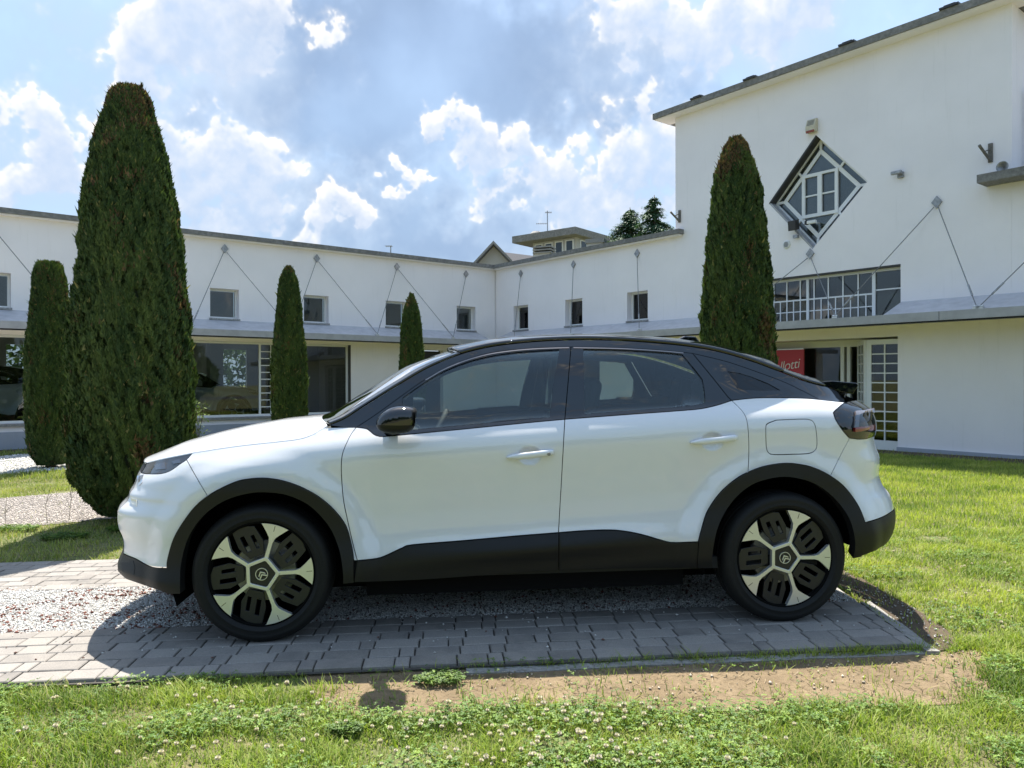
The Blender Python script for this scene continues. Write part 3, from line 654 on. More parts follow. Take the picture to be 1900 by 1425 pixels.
def aerial(u, v0, v1, y, label, arms):
    p = P3(u, v0, y); q = P3(u, v1, y)
    e = empty('roof_aerial', Matrix.Translation((p.x, y, p.z))); tag(e, label, 'aerial'); h = q.z - p.z
    MB().bar((0, 0, -1.5), (0, 0, h), .025).build('mast', M['grey_metal'], e)
    for f, w, off in arms:
        b = MB().bar((-w + off, 0, h * f), (w + off, 0, h * f), .014).build('boom', M['grey_metal'], e)
        for k in np.linspace(-w, w, 7): MB().bar((k + off, -.2, h * f), (k + off, .2, h * f), .008, 4).build('element', M['grey_metal'], b)
aerial(1016, 437, 391, 38.5, 'tall thin aerial mast over the flat attic roof', [(.93, .16, .05), (.48, .28, -.28)])
aerial(725, 470, 456, 33, 'small aerial above the left wing roof', [(.95, .14, -.08)])
for u, v0, v1, lab in ((1010, 478, 458, 'louvred brick chimney in front of the attic windows, left one'), (1107, 456, 446, 'louvred chimney at the right end of the attic storey')):
    p = P3(u, v0, 33.5); h = P3(u, v1, 33.5).z - p.z
    e = empty('chimney', Matrix.Translation((p.x, 33.5, p.z - 1.2))); tag(e, lab, 'chimney'); e.rotation_euler[2] = rad(-20)
    MB().box(-.34, .34, -.3, .3, 0, 1.2 + h * .3).build('stack', M['far_wall'], e)
    for k in range(3): MB().box(-.42, .42, -.38, .38, 1.2 + h * (.3 + .26 * k), 1.2 + h * (.3 + .26 * k) + .06).build('cap_slab', M['concrete'], e)
    MB().box(-.28, .28, -.24, .24, 1.2 + h * .3, 1.2 + h).build('flue', M['dark_frame'], e)
# ================================================================ ground, paving, gravel, lawn
hubF = on_z(485, 1066, 0.338); hubR = on_z(1457.5, 1035.5, 0.338)
_xa = Vector((hubR - hubF)); WHEELBASE = math.hypot(_xa.x, _xa.y)
CARM = frame(Vector((_xa.x, _xa.y, 0)).normalized(), 0.0, Vector(((hubF[0] + hubR[0]) / 2, (hubF[1] + hubR[1]) / 2, 0)))
CARI = CARM.inverted()
print('wheelbase', WHEELBASE, 'car origin', CARM.translation)
def gc(u, v, z=0.0): q = CARI @ Vector(on_z(u, v, z)); return q.x, q.y
def lawn_mat():
    m = Mat('shaded_lawn_soil').set(Roughness=0.95); m.b.inputs['Specular IOR Level'].default_value = 0.15
    a = m.noise(0.9, 6, 0.6); b = m.noise(14, 6, 0.7); c = m.noise(90, 3)
    g = m.ramp(b, [(0.3, (0.07, 0.082, 0.032)), (0.5, (0.14, 0.152, 0.062)), (0.72, (0.24, 0.22, 0.12))])  # ground tones darkened so gaps between the blades read as shadow
    s = m.ramp(b, [(0.3, (0.10, 0.075, 0.045)), (0.7, (0.24, 0.185, 0.11))])
    m.base(m.mix(m.ramp(a, [(0.50, 0.0), (0.68, 0.75)]), g, s)); m.bump(m.mix(0.5, b, c), 0.8, 0.03); return m.m
def soil_mat(name, c1, c2, c3):
    m = Mat(name).set(Roughness=0.97); m.b.inputs['Specular IOR Level'].default_value = 0.1
    a = m.noise(2.5, 6, 0.6); b = m.noise(22, 7, 0.7); c = m.noise(120, 4, 0.7)
    m.base(m.mix(m.ramp(b, [(0.35, 0.0), (0.7, 0.6)]), m.ramp(a, [(0.35, c1), (0.65, c2)]), c3)); m.bump(m.mix(0.6, b, c), 0.9, 0.02); return m.m
M['lawn'] = lawn_mat()
M['soil'] = soil_mat('dry_trodden_soil', (0.235, 0.175, 0.108), (0.335, 0.255, 0.16), (0.145, 0.11, 0.07))
M['dark_soil'] = soil_mat('dark_brown_soil', (0.11, 0.085, 0.06), (0.16, 0.125, 0.09), (0.08, 0.065, 0.05))  # darker brown soil, also laid along the wall feet
M['sand'] = soil_mat('joint_sand', (0.10, 0.095, 0.085), (0.14, 0.13, 0.115), (0.07, 0.066, 0.06))
M['gravel_bed'] = soil_mat('white_gravel_bed', (0.42, 0.41, 0.38), (0.55, 0.54, 0.50), (0.30, 0.27, 0.24))
M['path'] = soil_mat('pink_gravel', (0.38, 0.345, 0.31), (0.47, 0.43, 0.39), (0.31, 0.28, 0.25))
gm = MB(); gm.add([(-400, -200, GZ), (400, -200, GZ), (400, 600, GZ), (-400, 600, GZ)], [(0, 1, 2, 3)])
tag(gm.build('ground', M['lawn']), kind='structure')
def closed_curve(poly, n=7, jag=0.0):
    P = [np.array(p, float) for p in poly]; out = []
    for i in range(len(P)):
        a, b, c, d = P[i - 1], P[i], P[(i + 1) % len(P)], P[(i + 2) % len(P)]
        for k in range(n):
            t = k / n; out.append(.5 * ((2 * b) + (c - a) * t + (2 * a - 5 * b + 4 * c - d) * t * t + (3 * b - a - 3 * c + d) * t ** 3) + rng.normal(0, jag, 2))
    return out
def soft_sheet(name, poly, z, mat, jag):
    pts = [tuple(p) for p in closed_curve(poly, 7, jag)]; P, T = cdt(pts)
    o = MB().add([CARM @ Vector((p[0], p[1], z)) for p in P], T).build(name, mat); tag(o, kind='structure'); return o, pts
def sheet(name, poly, z, mat, jag=0.0, step=0.12, car=True):
    pts = []
    for i in range(len(poly)):
        a = Vector(poly[i]); b = Vector(poly[(i + 1) % len(poly)]); n = max(1, int((b - a).length / step)) if jag else 1
        for k in range(n):
            p = a.lerp(b, k / n)
            if jag: p = p + Vector((random.uniform(-jag, jag), random.uniform(-jag, jag)))
            pts.append(p)
    mb = MB().add([(CARM @ Vector((p.x, p.y, z)) if car else Vector((p.x, p.y, z))) for p in pts], [tuple(range(len(pts)))])
    o = mb.build(name, mat); tag(o, kind='structure')
    return o, [(p.x, p.y) for p in pts]
yF = gc(900, 1227)[1]; yG0 = gc(900, 1139.5)[1]; yG1 = gc(100, 1090)[1]; yP1 = gc(100, 1040)[1]
PITCH = (yG0 - yF) / 6.0
eA = gc(1552, 1085); eB = gc(1732, 1214)
print('paving', yF, yG0, yG1, yP1, 'pitch', PITCH, eA, eB)
def x_end(y): return eB[0] + (eA[0] - eB[0]) * (y - eB[1]) / (eA[1] - eB[1])
XPL = -6.5
sheet('paving_bed', [(XPL, yF - .02), (x_end(yF), yF - .02), (x_end(yP1), yP1), (XPL, yP1)], -0.016, M['sand'])
# --- pavers, one by one
def paver_mat():
    m = Mat('dark_concrete_paver').set(Roughness=0.9); m.b.inputs['Specular IOR Level'].default_value = 0.25
    oi = m.n('ShaderNodeObjectInfo'); a = m.noise(7, 6, 0.65, vec=m.n('ShaderNodeNewGeometry').outputs['Position']); f = m.noise(150, 3, 0.7, vec=m.n('ShaderNodeNewGeometry').outputs['Position'])
    c = m.ramp(oi.outputs['Random'], [(0.0, (0.19, 0.177, 0.163)), (0.5, (0.255, 0.238, 0.22)), (1.0, (0.315, 0.294, 0.271))])
    c = m.mix(m.ramp(a, [(0.35, 0.0), (0.75, 0.7)]), c, (0.36, 0.33, 0.29)); c = m.mix(m.ramp(f, [(0.3, 0.35), (0.6, 0.0)]), c, (0.06, 0.058, 0.055))
    m.base(c); m.bump(f, 0.35, 0.003); return m.m
M['paver'] = paver_mat()
drive = empty('paved_drive', CARM); tag(drive, kind='structure')
def paver_mesh(w, d):
    mb = MB(); t = .05; b = .004; x, y = w / 2 - .0032, d / 2 - .0030
    v = [(-x, -y, -t), (x, -y, -t), (x, y, -t), (-x, y, -t), (-x, -y, -b), (x, -y, -b), (x, y, -b), (-x, y, -b), (-x + b, -y + b, 0), (x - b, -y + b, 0), (x - b, y - b, 0), (-x + b, y - b, 0)]
    f = [(0, 1, 5, 4), (1, 2, 6, 5), (2, 3, 7, 6), (3, 0, 4, 7), (4, 5, 9, 8), (5, 6, 10, 9), (6, 7, 11, 10), (7, 4, 8, 11), (8, 9, 10, 11)]
    return mb.add(v, f).mesh('paver')
PW = {1: .072, 2: .143, 3: .215}
far = MB()
def pave(y0, rows, x_left, right, jit=1.0):
    meshes = {k: paver_mesh(w, PITCH) for k, w in PW.items()}
    for me in meshes.values(): me.materials.append(M['paver'])
    seq = [3, 1, 2]; made = 0
    for r_ in range(rows):
        y = y0 + (r_ + .5) * PITCH; xr = right(y) - .004; x = xr - random.choice([0, .07, .15]); k = random.randrange(3)
        lead = xr - x
        if lead > .02:
            w = lead
            o = bpy.data.objects.new('paver', paver_mesh(w, PITCH)); o.data.materials.append(M['paver']); COL.objects.link(o); o.parent = drive; o.location = (xr - w / 2, y, -.002)
        while x > XPL:
            t = seq[k % 3]; k += 1; w = PW[t]
            if x < x_left:                       # beyond the frame: same blocks, joined
                me = meshes[t]; far.add([(v.co.x + x - w / 2, v.co.y + y, v.co.z + random.uniform(-.003, .001)) for v in me.vertices], [tuple(q.vertices) for q in me.polygons]); x -= w; continue
            o = bpy.data.objects.new('paver', meshes[t]); COL.objects.link(o); o.parent = drive
            o.location = (x - w / 2 + random.uniform(-1, 1) * .001, y + random.uniform(-1, 1) * .0015, random.uniform(-.004, .001)); o.rotation_euler = (random.uniform(-1, 1) * .008 * jit, random.uniform(-1, 1) * .008 * jit, random.uniform(-1, 1) * .006)
            x -= w; made += 1
    return made
n1 = pave(yF, 6, -3.1, x_end)
rows2 = max(3, int(round((yP1 - yG1) / PITCH)))
n2 = pave(yP1 - rows2 * PITCH, rows2, -3.8, lambda y: -0.9)
print('pavers', n1, n2, rows2)
fo = far.build('pavers_beyond_frame', M['paver'], drive); fo['kind'] = 'stuff'; fo.name = 'pavers'
# concrete edging, in front and at the end
def edging(a, b, w, z, name='kerb'):
    a, b = Vector(a), Vector(b); d = (b - a); L_ = d.length; d.normalize(); n = Vector((-d.y, d.x)); N = max(2, int(L_ / .12)); vs_, fs = [], []
    for i in range(N + 1):
        p = a + d * (L_ * i / N); e = random.uniform(-.006, .006); j = random.uniform(-.004, .004)
        vs_ += [(p.x - n.x * (w / 2 + e), p.y - n.y * (w / 2 + e), -.08), (p.x - n.x * (w / 2 + e), p.y - n.y * (w / 2 + e), z + j), (p.x + n.x * w / 2, p.y + n.y * w / 2, z + j), (p.x + n.x * w / 2, p.y + n.y * w / 2, -.08)]
    for i in range(N):
        for k in range(3): fs.append((4 * i + k, 4 * i + k + 1, 4 * i + 4 + k + 1, 4 * i + 4 + k))
    fs += [(0, 1, 2, 3), (4 * N + 3, 4 * N + 2, 4 * N + 1, 4 * N)]
    o = MB().add(vs_, fs).build(name, M['concrete']); o.matrix_world = CARM; tag(o, kind='structure'); return o
edging((-.35, yF - .045), (x_end(yF) + .05, yF - .045), .07, -.022)
edging((x_end(yF - .1) + .04, yF - .085), (x_end(yG0) + .045, yG0), .06, -.012)
# --- soil and gravel sheets
soilpoly = [gc(570, 1245), gc(640, 1238), (x_end(yF) + .06, yF - .06), (x_end(yF) + .35, yF + .1), gc(1835, 1235), gc(1790, 1290), gc(1500, 1300), gc(1250, 1310), gc(1050, 1296), gc(900, 1300), gc(760, 1318), gc(620, 1310)]
so, soil2 = soft_sheet('bare_soil', soilpoly, GZ + .003, M['soil'], .006)
ds, dsoil2 = soft_sheet('bare_soil', [(x_end(yF) + .03, yF), (x_end(yF) + .26, yF + .1), (x_end(yG0) + .28, yG0), (x_end(yG1) + .2, yG1), (x_end(yP1), yP1), (x_end(yG0) + .04, yG0)], GZ + .006, M['dark_soil'], .006)
grav, grav2 = sheet('gravel_strip', [(XPL, yG0 + .0), (x_end(yG0), yG0 + .0), (x_end(yG1), yG1 + .04), (XPL, yG1 + .04)], -0.012, M['gravel_bed'])
wpoly = lambda pts: [(on_z(u, v, GZ)[0], on_z(u, v, GZ)[1]) for u, v in pts]
pathA = wpoly([(-700, 1022), (-250, 995), (0, 981), (165, 967), (330, 955), (300, 905), (140, 914), (0, 926), (-250, 945), (-700, 965)])
sheet('gravel_path', pathA, GZ + .006, M['path'], .03, .2, car=False)
pathB = wpoly([(-700, 912), (-250, 893), (0, 882), (70, 876), (330, 858), (330, 832), (70, 841), (0, 847), (-250, 855), (-700, 868)])
sheet('gravel_path', pathB, GZ + .006, M['gravel_bed'], .03, .2, car=False)
stripR = [tuple((FR @ Vector(p))[:2]) for p in ((7.0, -0.75, 0), (19, -0.75, 0), (19, 0.0, 0), (7.0, 0.0, 0))]
sheet('wall_strip', stripR, GZ + .008, M['dark_soil'], .04, .3, car=False)
stripL = [tuple((FL @ Vector(p))[:2]) for p in ((-17, -0.5, 0), (0, -0.5, 0), (0, 0.0, 0), (-17, 0.0, 0))]
sheet('wall_strip', stripL, GZ + .008, M['dark_soil'], .04, .3, car=False)
sl = FR @ Matrix.Translation((13.05, -.55, 0)); e = MB().box(-.28, .28, -.2, .2, -.05, -.008).build('stepping_slab', M['concrete'], None, .01); e.matrix_world = sl; tag(e, kind='structure')

# --- stuff scattered in numpy
def inpoly(X, Y, poly):
    c = np.zeros(len(X), bool); j = len(poly) - 1
    for i in range(len(poly)):
        a, b = poly[i], poly[j]; dy = (b[1] - a[1]) or 1e-12
        c ^= ((a[1] > Y) != (b[1] > Y)) & (X < (b[0] - a[0]) * (Y - a[1]) / dy + a[0]); j = i
    return c
CIn = np.array(CARI)
def tocar(X, Y): return CIn[0, 0] * X + CIn[0, 1] * Y + CIn[0, 3], CIn[1, 0] * X + CIn[1, 1] * Y + CIn[1, 3]
_ph = rng.uniform(0, 6.28, (12,)); _k = rng.normal(0, 1, (12, 2)); _k /= np.linalg.norm(_k, axis=1)[:, None]
def patch(X, Y, wl):                        # cheap smooth 2-D noise, about -1..1
    s = 0
    for i in range(12): f = 2 * math.pi / wl * (0.6 + 0.12 * i); s = s + np.sin(f * (_k[i, 0] * X + _k[i, 1] * Y) + _ph[i])
    return s / 3.5
def soil_depth(a, b):                       # distance from the outline of the bare soil
    d = np.full(len(a), 9.0)
    for i in range(len(soil2)):
        p, q = np.array(soil2[i - 1]), np.array(soil2[i]); v = q - p; L2 = v @ v + 1e-9; t = np.clip(((a - p[0]) * v[0] + (b - p[1]) * v[1]) / L2, 0, 1); d = np.minimum(d, np.hypot(a - p[0] - t * v[0], b - p[1] - t * v[1]))
    return d
def grass_ok(X, Y):
    cx_, cy_ = tocar(X, Y)
    ok = ~((cy_ > yF - .012 - .03 * (patch(X, Y, .4) > .9) ) & (cy_ < yP1) & (cx_ < eB[0] + (eA[0] - eB[0]) * (cy_ - eB[1]) / (eA[1] - eB[1]) + .02) & (cx_ > XPL))
    keep = rng.random(len(X))
    din = soil_depth(cx_, cy_); ok &= ~inpoly(cx_, cy_, soil2) | (keep < .03 + .9 * np.exp(-np.maximum(din, 0) / (.022 + .055 * np.clip(patch(X, Y, .22), 0, 1))) * ((cy_ < yF - .10) | (cx_ > eB[0] + .12)))
    ok &= ~inpoly(cx_, cy_, dsoil2) | (keep < .10)
    ok &= ~inpoly(X, Y, pathA) | (keep < .02); ok &= ~inpoly(X, Y, pathB) | (keep < .02)
    ok &= ~inpoly(X, Y, stripR) | (keep < .08); ok &= ~inpoly(X, Y, stripL) | (keep < .15)
    q = np.array(FR.inverted()); yy = q[1, 0] * X + q[1, 1] * Y + q[1, 3]; ok &= yy < -0.02
    q = np.array(FL.inverted()); yy = q[1, 0] * X + q[1, 1] * Y + q[1, 3]; ok &= yy < -0.02
    return ok
GREENS = np.array([(0.13, 0.185, 0.048), (0.22, 0.275, 0.07), (0.32, 0.36, 0.095), (0.41, 0.42, 0.125), (0.50, 0.46, 0.21)])
def blades(X, Y, h, w, lean, seg2, Z=GZ, tint=None, dry=0.08):
    n = len(X); az = rng.uniform(0, 2 * np.pi, n); hh = h * rng.uniform(.45, 1.25, n); ln = lean * rng.uniform(.1, 1.0, n) * hh; ww = w * rng.uniform(.6, 1.3, n)
    dx, dy = np.cos(az), np.sin(az); px_, py_ = -dy * ww / 2, dx * ww / 2
    base = np.stack([X, Y, np.full(n, Z)], 1); side = np.stack([px_, py_, 0 * px_], 1)
    tip = base + np.stack([dx * ln, dy * ln, hh], 1)
    t = np.clip(rng.random(n) * .8 + .28 * patch(X, Y, 1.1) + .1, 0, .999) * 3.2
    i = np.floor(t).astype(int); fr = (t - i)[:, None]; col = GREENS[i] * (1 - fr) + GREENS[np.minimum(i + 1, 4)] * fr
    dr = rng.random(n) < dry; col[dr] = np.array((0.42, 0.36, 0.19)) * rng.uniform(.7, 1.1, (dr.sum(), 1))
    if tint is not None: col = col * tint
    if seg2:
        mid = base + np.stack([dx * ln * .35, dy * ln * .35, hh * .62], 1)
        V = np.stack([base - side, base + side, mid + side * .75, mid - side * .75, tip], 1); nf = 3
        Fc = np.array([(0, 1, 2), (0, 2, 3), (3, 2, 4)])
    else:
        V = np.stack([base - side, base + side, tip], 1); nf = 1; Fc = np.array([(0, 1, 2)])
    k = V.shape[1]; Fa = (Fc[None] + (np.arange(n) * k)[:, None, None]).reshape(-1, 3)
    return V.reshape(-1, 3), Fa, np.repeat(col, k, 0)
class Soup:
    def __init__(s): s.V = []; s.F = []; s.C = []; s.n = 0
    def add(s, V, Fc, Cc): s.V.append(V); s.F.append(Fc + s.n); s.C.append(Cc); s.n += len(V)
    def build(s, name, mat, parent=None, smooth=False):
        return link(name, npmesh(name, np.concatenate(s.V), np.concatenate(s.F), np.concatenate(s.C), smooth), mat, parent)
M['blade'] = vcol_mat('grass_blades', 0.55, 0.35)
def field(x0, x1, y0, y1, dens): n = int((x1 - x0) * (y1 - y0) * dens); return rng.uniform(x0, x1, n), rng.uniform(y0, y1, n)
def inview(X, Y, m=420):
    u = CX + FPX * X / Y; return (u > -m) & (u < 1900 + m)
# near lawn in front of the paving
gs = Soup()
X, Y = field(-3.3, 3.3, 2.1, 3.75, 16000); k = inview(X, Y) & grass_ok(X, Y) & (patch(X, Y, .55) + rng.normal(0, .5, len(X)) > -1.0); X, Y = X[k], Y[k]
gs.add(*blades(X, Y, .032 + .014 * patch(X, Y, .5), .0040, 1.7, True, dry=.13, tint=np.array((.86, .99, .60))))
X, Y = field(1.9, 6.5, 3.0, 6.5, 8500); k = inview(X, Y) & grass_ok(X, Y) & (patch(X, Y, .6) + rng.normal(0, .5, len(X)) > -1.0); X, Y = X[k], Y[k]
gs.add(*blades(X, Y, .034 + .010 * patch(X, Y, .5), .0050, 1.4, True, dry=.09, tint=np.array((1.08, 1.14, .85))))
tag(gs.build('grass', M['blade']), 'short grass of the lawn in front of and beside the car', 'grass', kind='stuff')
gs = Soup()
X, Y = field(2.0, 9.5, 6.5, 14.5, 2600); k = inview(X, Y) & grass_ok(X, Y); X, Y = X[k], Y[k]
gs.add(*blades(X, Y, np.full(len(X), .05), .009, .9, False, dry=.05, tint=np.array((1.14, 1.18, .92))))
X, Y = field(-9.0, 2.0, 5.0, 11.0, 3000); k = inview(X, Y) & grass_ok(X, Y) & (patch(X, Y, .7) + rng.normal(0, .5, len(X)) > -.9); X, Y = X[k], Y[k]
gs.add(*blades(X, Y, .038 + .014 * patch(X, Y, .9), .007, 1.3, False, dry=.22, tint=np.array((.92, .95, .85))))
X, Y = field(-12, 3.0, 10.5, 21, 700); k = inview(X, Y) & grass_ok(X, Y); X, Y = X[k], Y[k]
gs.add(*blades(X, Y, np.full(len(X), .07), .016, .9, False, dry=.06))
tag(gs.build('grass', M['blade']), 'mown grass of the courtyard lawn towards the building', 'grass', kind='stuff')
# broad-leaved clover and weeds
def clover(X, Y, hgt, sz, cols):
    n = len(X); S_V, S_F, S_C = [], [], []
    zz = GZ + hgt * rng.uniform(.35, 1.0, n); az0 = rng.uniform(0, 6.28, n); c = cols[rng.integers(0, len(cols), n)] * rng.uniform(.75, 1.2, (n, 1)); b = 0
    for q in range(3):
        a = az0 + q * 2.094 + rng.normal(0, .15, n); s = sz * rng.uniform(.7, 1.2, n); tl = rng.uniform(-.35, .45, n)
        d = np.stack([np.cos(a), np.sin(a), tl], 1); p = np.stack([-np.sin(a), np.cos(a), 0 * a], 1); o = np.stack([X, Y, zz], 1); up = np.array([0, 0, .22])
        s1 = s[:, None]
        V = np.stack([o, o + (d * .55 + p * .42 + up) * s1, o + d * s1, o + (d * .55 - p * .42 + up) * s1], 1).reshape(-1, 3)
        S_V.append(V); S_F.append((np.array([(0, 1, 2), (0, 2, 3)])[None] + (np.arange(n) * 4)[:, None, None]).reshape(-1, 3) + b); S_C.append(np.repeat(c, 4, 0)); b += len(V)
    return np.concatenate(S_V), np.concatenate(S_F), np.concatenate(S_C)
CL = np.array([(0.085, 0.165, 0.028), (0.13, 0.215, 0.036), (0.18, 0.265, 0.05), (0.065, 0.125, 0.025)])
cs = Soup()
X, Y = field(-2.6, 2.6, 2.2, 3.5, 4200); k = inview(X, Y) & grass_ok(X, Y) & (patch(X + 3, Y, .7) + .9 * np.exp(-((X - .25) / .75) ** 2) + .25 * rng.normal(0, 1, len(X)) > .45); X, Y = X[k], Y[k]
cs.add(*clover(X, Y, .048, .0115, CL * 1.2))
X, Y = field(1.9, 5.5, 3.2, 6.0, 900); k = inview(X, Y) & grass_ok(X, Y) & (patch(X + 9, Y, .8) > .35); X, Y = X[k], Y[k]
cs.add(*clover(X, Y, .05, .015, CL * 1.1))
for (u, v, r_, nn) in ((815, 1268, .11, 300), (250, 985, .25, 500), (120, 1000, .2, 300), (30, 985, .2, 300), (640, 1365, .07, 200), (300, 1010, .3, 400)):
    p = on_z(u, v, GZ); rr_ = r_ * np.sqrt(rng.random(nn)); a = rng.uniform(0, 6.28, nn); cs.add(*clover(p[0] + rr_ * np.cos(a), p[1] + .6 * rr_ * np.sin(a), .042, .0125 if v > 1100 else .02, CL))
tag(cs.build('clover', M['blade']), 'low clover and broad leaves growing through the lawn', 'clover', kind='stuff')
# straw litter on the bare soil
ls = Soup(); X, Y = field(-1.6, 3.2, 2.6, 3.6, 1100); k = inpoly(*tocar(X, Y), soil2); X, Y = X[k], Y[k]
n = len(X); a = rng.uniform(0, 6.28, n); l_ = rng.uniform(.003, .018, n); w_ = rng.uniform(.0006, .0018, n); d = np.stack([np.cos(a) * l_, np.sin(a) * l_, rng.uniform(0, .006, n)], 1); p = np.stack([-np.sin(a) * w_, np.cos(a) * w_, 0 * a], 1); o = np.stack([X, Y, np.full(n, GZ + .009)], 1)
V = np.stack([o - d - p, o + d - p, o + d + p, o - d + p], 1).reshape(-1, 3); Fc = (np.array([(0, 1, 2), (0, 2, 3)])[None] + (np.arange(n) * 4)[:, None, None]).reshape(-1, 3)
ls.add(V, Fc, np.repeat(np.array((.30, .225, .135)) * rng.uniform(.35, 1.3, (n, 1)), 4, 0)); tag(ls.build('straw_litter', M['blade']), 'dry straw and crumbs lying on the bare soil', 'litter', kind='stuff')
# pebbles
OCT = np.array([(1, 0, 0), (-1, 0, 0), (0, 1, 0), (0, -1, 0), (0, 0, 1), (0, 0, -1)], float); OCF = np.array([(0, 2, 4), (2, 1, 4), (1, 3, 4), (3, 0, 4), (2, 0, 5), (1, 2, 5), (3, 1, 5), (0, 3, 5)])
def pebbles(X, Y, Z, size, cols):
    n = len(X); v = OCT[None] * (size * rng.uniform(.6, 1.3, n))[:, None, None] * rng.uniform(.6, 1.25, (n, 1, 3)); v = v + rng.normal(0, .18, v.shape) * size[:, None, None] if np.ndim(size) else v
    a = rng.uniform(0, 6.28, n); c, s = np.cos(a)[:, None], np.sin(a)[:, None]; x = v[..., 0] * c - v[..., 1] * s; y = v[..., 0] * s + v[..., 1] * c
    V = np.stack([x + X[:, None], y + Y[:, None], v[..., 2] * .7 + Z[:, None]], -1).reshape(-1, 3)
    return V, (OCF[None] + (np.arange(n) * 6)[:, None, None]).reshape(-1, 3), np.repeat(cols, 6, 0)
M['pebble'] = vcol_mat('pebbles', 0.85)
def carfield(x0, x1, y0, y1, dens):
    n = int((x1 - x0) * (y1 - y0) * dens); a = rng.uniform(x0, x1, n); b = rng.uniform(y0, y1, n); m = np.array(CARM); return m[0, 0] * a + m[0, 1] * b + m[0, 3], m[1, 0] * a + m[1, 1] * b + m[1, 3], a, b
ps_ = Soup(); X, Y, a, b = carfield(-4.6, 2.0, yG0 - .03, yG1 + .06, 15000)
k = (a < x_end(yG0)) & ((a < .9) | (rng.random(len(a)) < .55)); X, Y, a, b = X[k], Y[k], a[k], b[k]
edge = np.minimum(b - yG0, yG1 - b); k = (edge > -.0) | (rng.random(len(X)) < .35); X, Y, a = X[k], Y[k], a[k]; n = len(X)
cols = np.array((.74, .73, .70)) * rng.uniform(.62, 1.08, (n, 1)); pr = patch(X * 1.0, Y, .5) + .55 * (np.abs(a + 2.1) < .5)
red = rng.random(n) < np.where(a < -1.2, np.clip(.025 + .055 * pr, .005, .16), .012); cols[red] = np.array((.17, .075, .055)) * rng.uniform(.6, 1.5, (red.sum(), 1))
brown = (~red) & (rng.random(n) < np.where(a > -1.0, .14, .03)); cols[brown] = np.array((.13, .10, .07)) * rng.uniform(.6, 1.4, (brown.sum(), 1))
sz = np.where(red, rng.uniform(.005, .012, n), rng.uniform(.003, .0072, n)); ps_.add(*pebbles(X, Y, -.012 + sz * .55 + rng.uniform(0, .006, n), sz, cols))
# strays on the pavers and beside the kerb
X, Y, a, b = carfield(-3.0, 1.9, yF, yG0, 60); n = len(X); k = (a < x_end(yF)) & (rng.random(n) < np.clip((b - yF) / (yG0 - yF), .08, 1)); X, Y = X[k], Y[k]; n = len(X); c = np.where(rng.random(n)[:, None] < .2, np.array((.16, .08, .06)), np.array((.72, .70, .66))); ps_.add(*pebbles(X, Y, np.full(n, .002), rng.uniform(.003, .008, n), c))
X, Y, a, b = carfield(1.4, 2.9, yF - .05, yG1, 520); k = inpoly(a, b, dsoil2); X, Y = X[k], Y[k]; n = len(X); ps_.add(*pebbles(X, Y, np.full(n, GZ + .013), rng.uniform(.003, .009, n), np.array((.62, .60, .55)) * rng.uniform(.4, 1.1, (n, 1))))
X, Y, a, b = carfield(-1.2, 2.6, yF - .45, yF - .02, 160); k = inpoly(a, b, soil2); X, Y = X[k], Y[k]; n = len(X); ps_.add(*pebbles(X, Y, np.full(n, GZ + .008), rng.uniform(.0025, .008, n), np.array((.5, .42, .32)) * rng.uniform(.5, 1.3, (n, 1))))
tag(ps_.build('gravel', M['pebble']), 'white gravel with red lava stones between the paved tracks', 'gravel', kind='stuff')
ps_ = Soup(); X, Y = field(-9, -2.2, 6.4, 9.2, 3200); k = inpoly(X, Y, pathA) & inview(X, Y); X, Y = X[k], Y[k]; n = len(X)
ps_.add(*pebbles(X, Y, np.full(n, GZ + .010), rng.uniform(.0045, .010, n), np.array((.46, .415, .375)) * rng.uniform(.6, 1.25, (n, 1))))
X, Y = field(-14, -4, 10.4, 14.2, 500); k = inpoly(X, Y, pathB) & inview(X, Y); X, Y = X[k], Y[k]; n = len(X); ps_.add(*pebbles(X, Y, np.full(n, GZ + .012), rng.uniform(.012, .022, n), np.array((.72, .71, .68)) * rng.uniform(.6, 1.1, (n, 1))))
tag(ps_.build('gravel', M['pebble']), 'pinkish and white gravel on the garden paths at the left', 'gravel', kind='stuff')
# clover flower heads: one mesh, many individuals
def flower_mesh():
    V, Fc, Cc = [], [], []; r_ = np.random.default_rng(3); b = 0
    for i in range(46):
        z = 1 - 1.75 * (i + .5) / 46; t = i * 2.39996; s = math.sqrt(max(0, 1 - z * z)); d = np.array((s * math.cos(t), s * math.sin(t), z)); p = np.array((-math.sin(t), math.cos(t), 0)); R_ = .0078
        q = np.cross(d, p); o = d * R_ * .35; tp = d * R_ * r_.uniform(.95, 1.2) + np.array((0, 0, .0012)); w = .0017
        V += [o - p * w * .5, o + p * w * .5, tp + p * w, tp - p * w]; Fc += [(b, b + 1, b + 2), (b, b + 2, b + 3)]; c = (.62, .56, .48) if z > -.2 else (.34, .24, .14); Cc += [np.array(c) * r_.uniform(.8, 1.15)] * 4; b += 4
    for q in range(3):
        t = q * 2.094; V += [np.array((.0008 * math.cos(t), .0008 * math.sin(t), -.055))]; Cc.append(np.array((.10, .16, .04)))
    for q in range(3):
        t = q * 2.094; V += [np.array((.0008 * math.cos(t), .0008 * math.sin(t), 0))]; Cc.append(np.array((.10, .16, .04)))
    for q in range(3): Fc += [(b + q, b + (q + 1) % 3, b + 3 + (q + 1) % 3), (b + q, b + 3 + (q + 1) % 3, b + 3 + q)]
    return npmesh('clover_flower', np.array(V), np.array(Fc), np.array(Cc))
fm = flower_mesh(); fm.materials.append(vcol_mat('clover_petals', 0.7, 0.25))
nf = 0; tries = 0
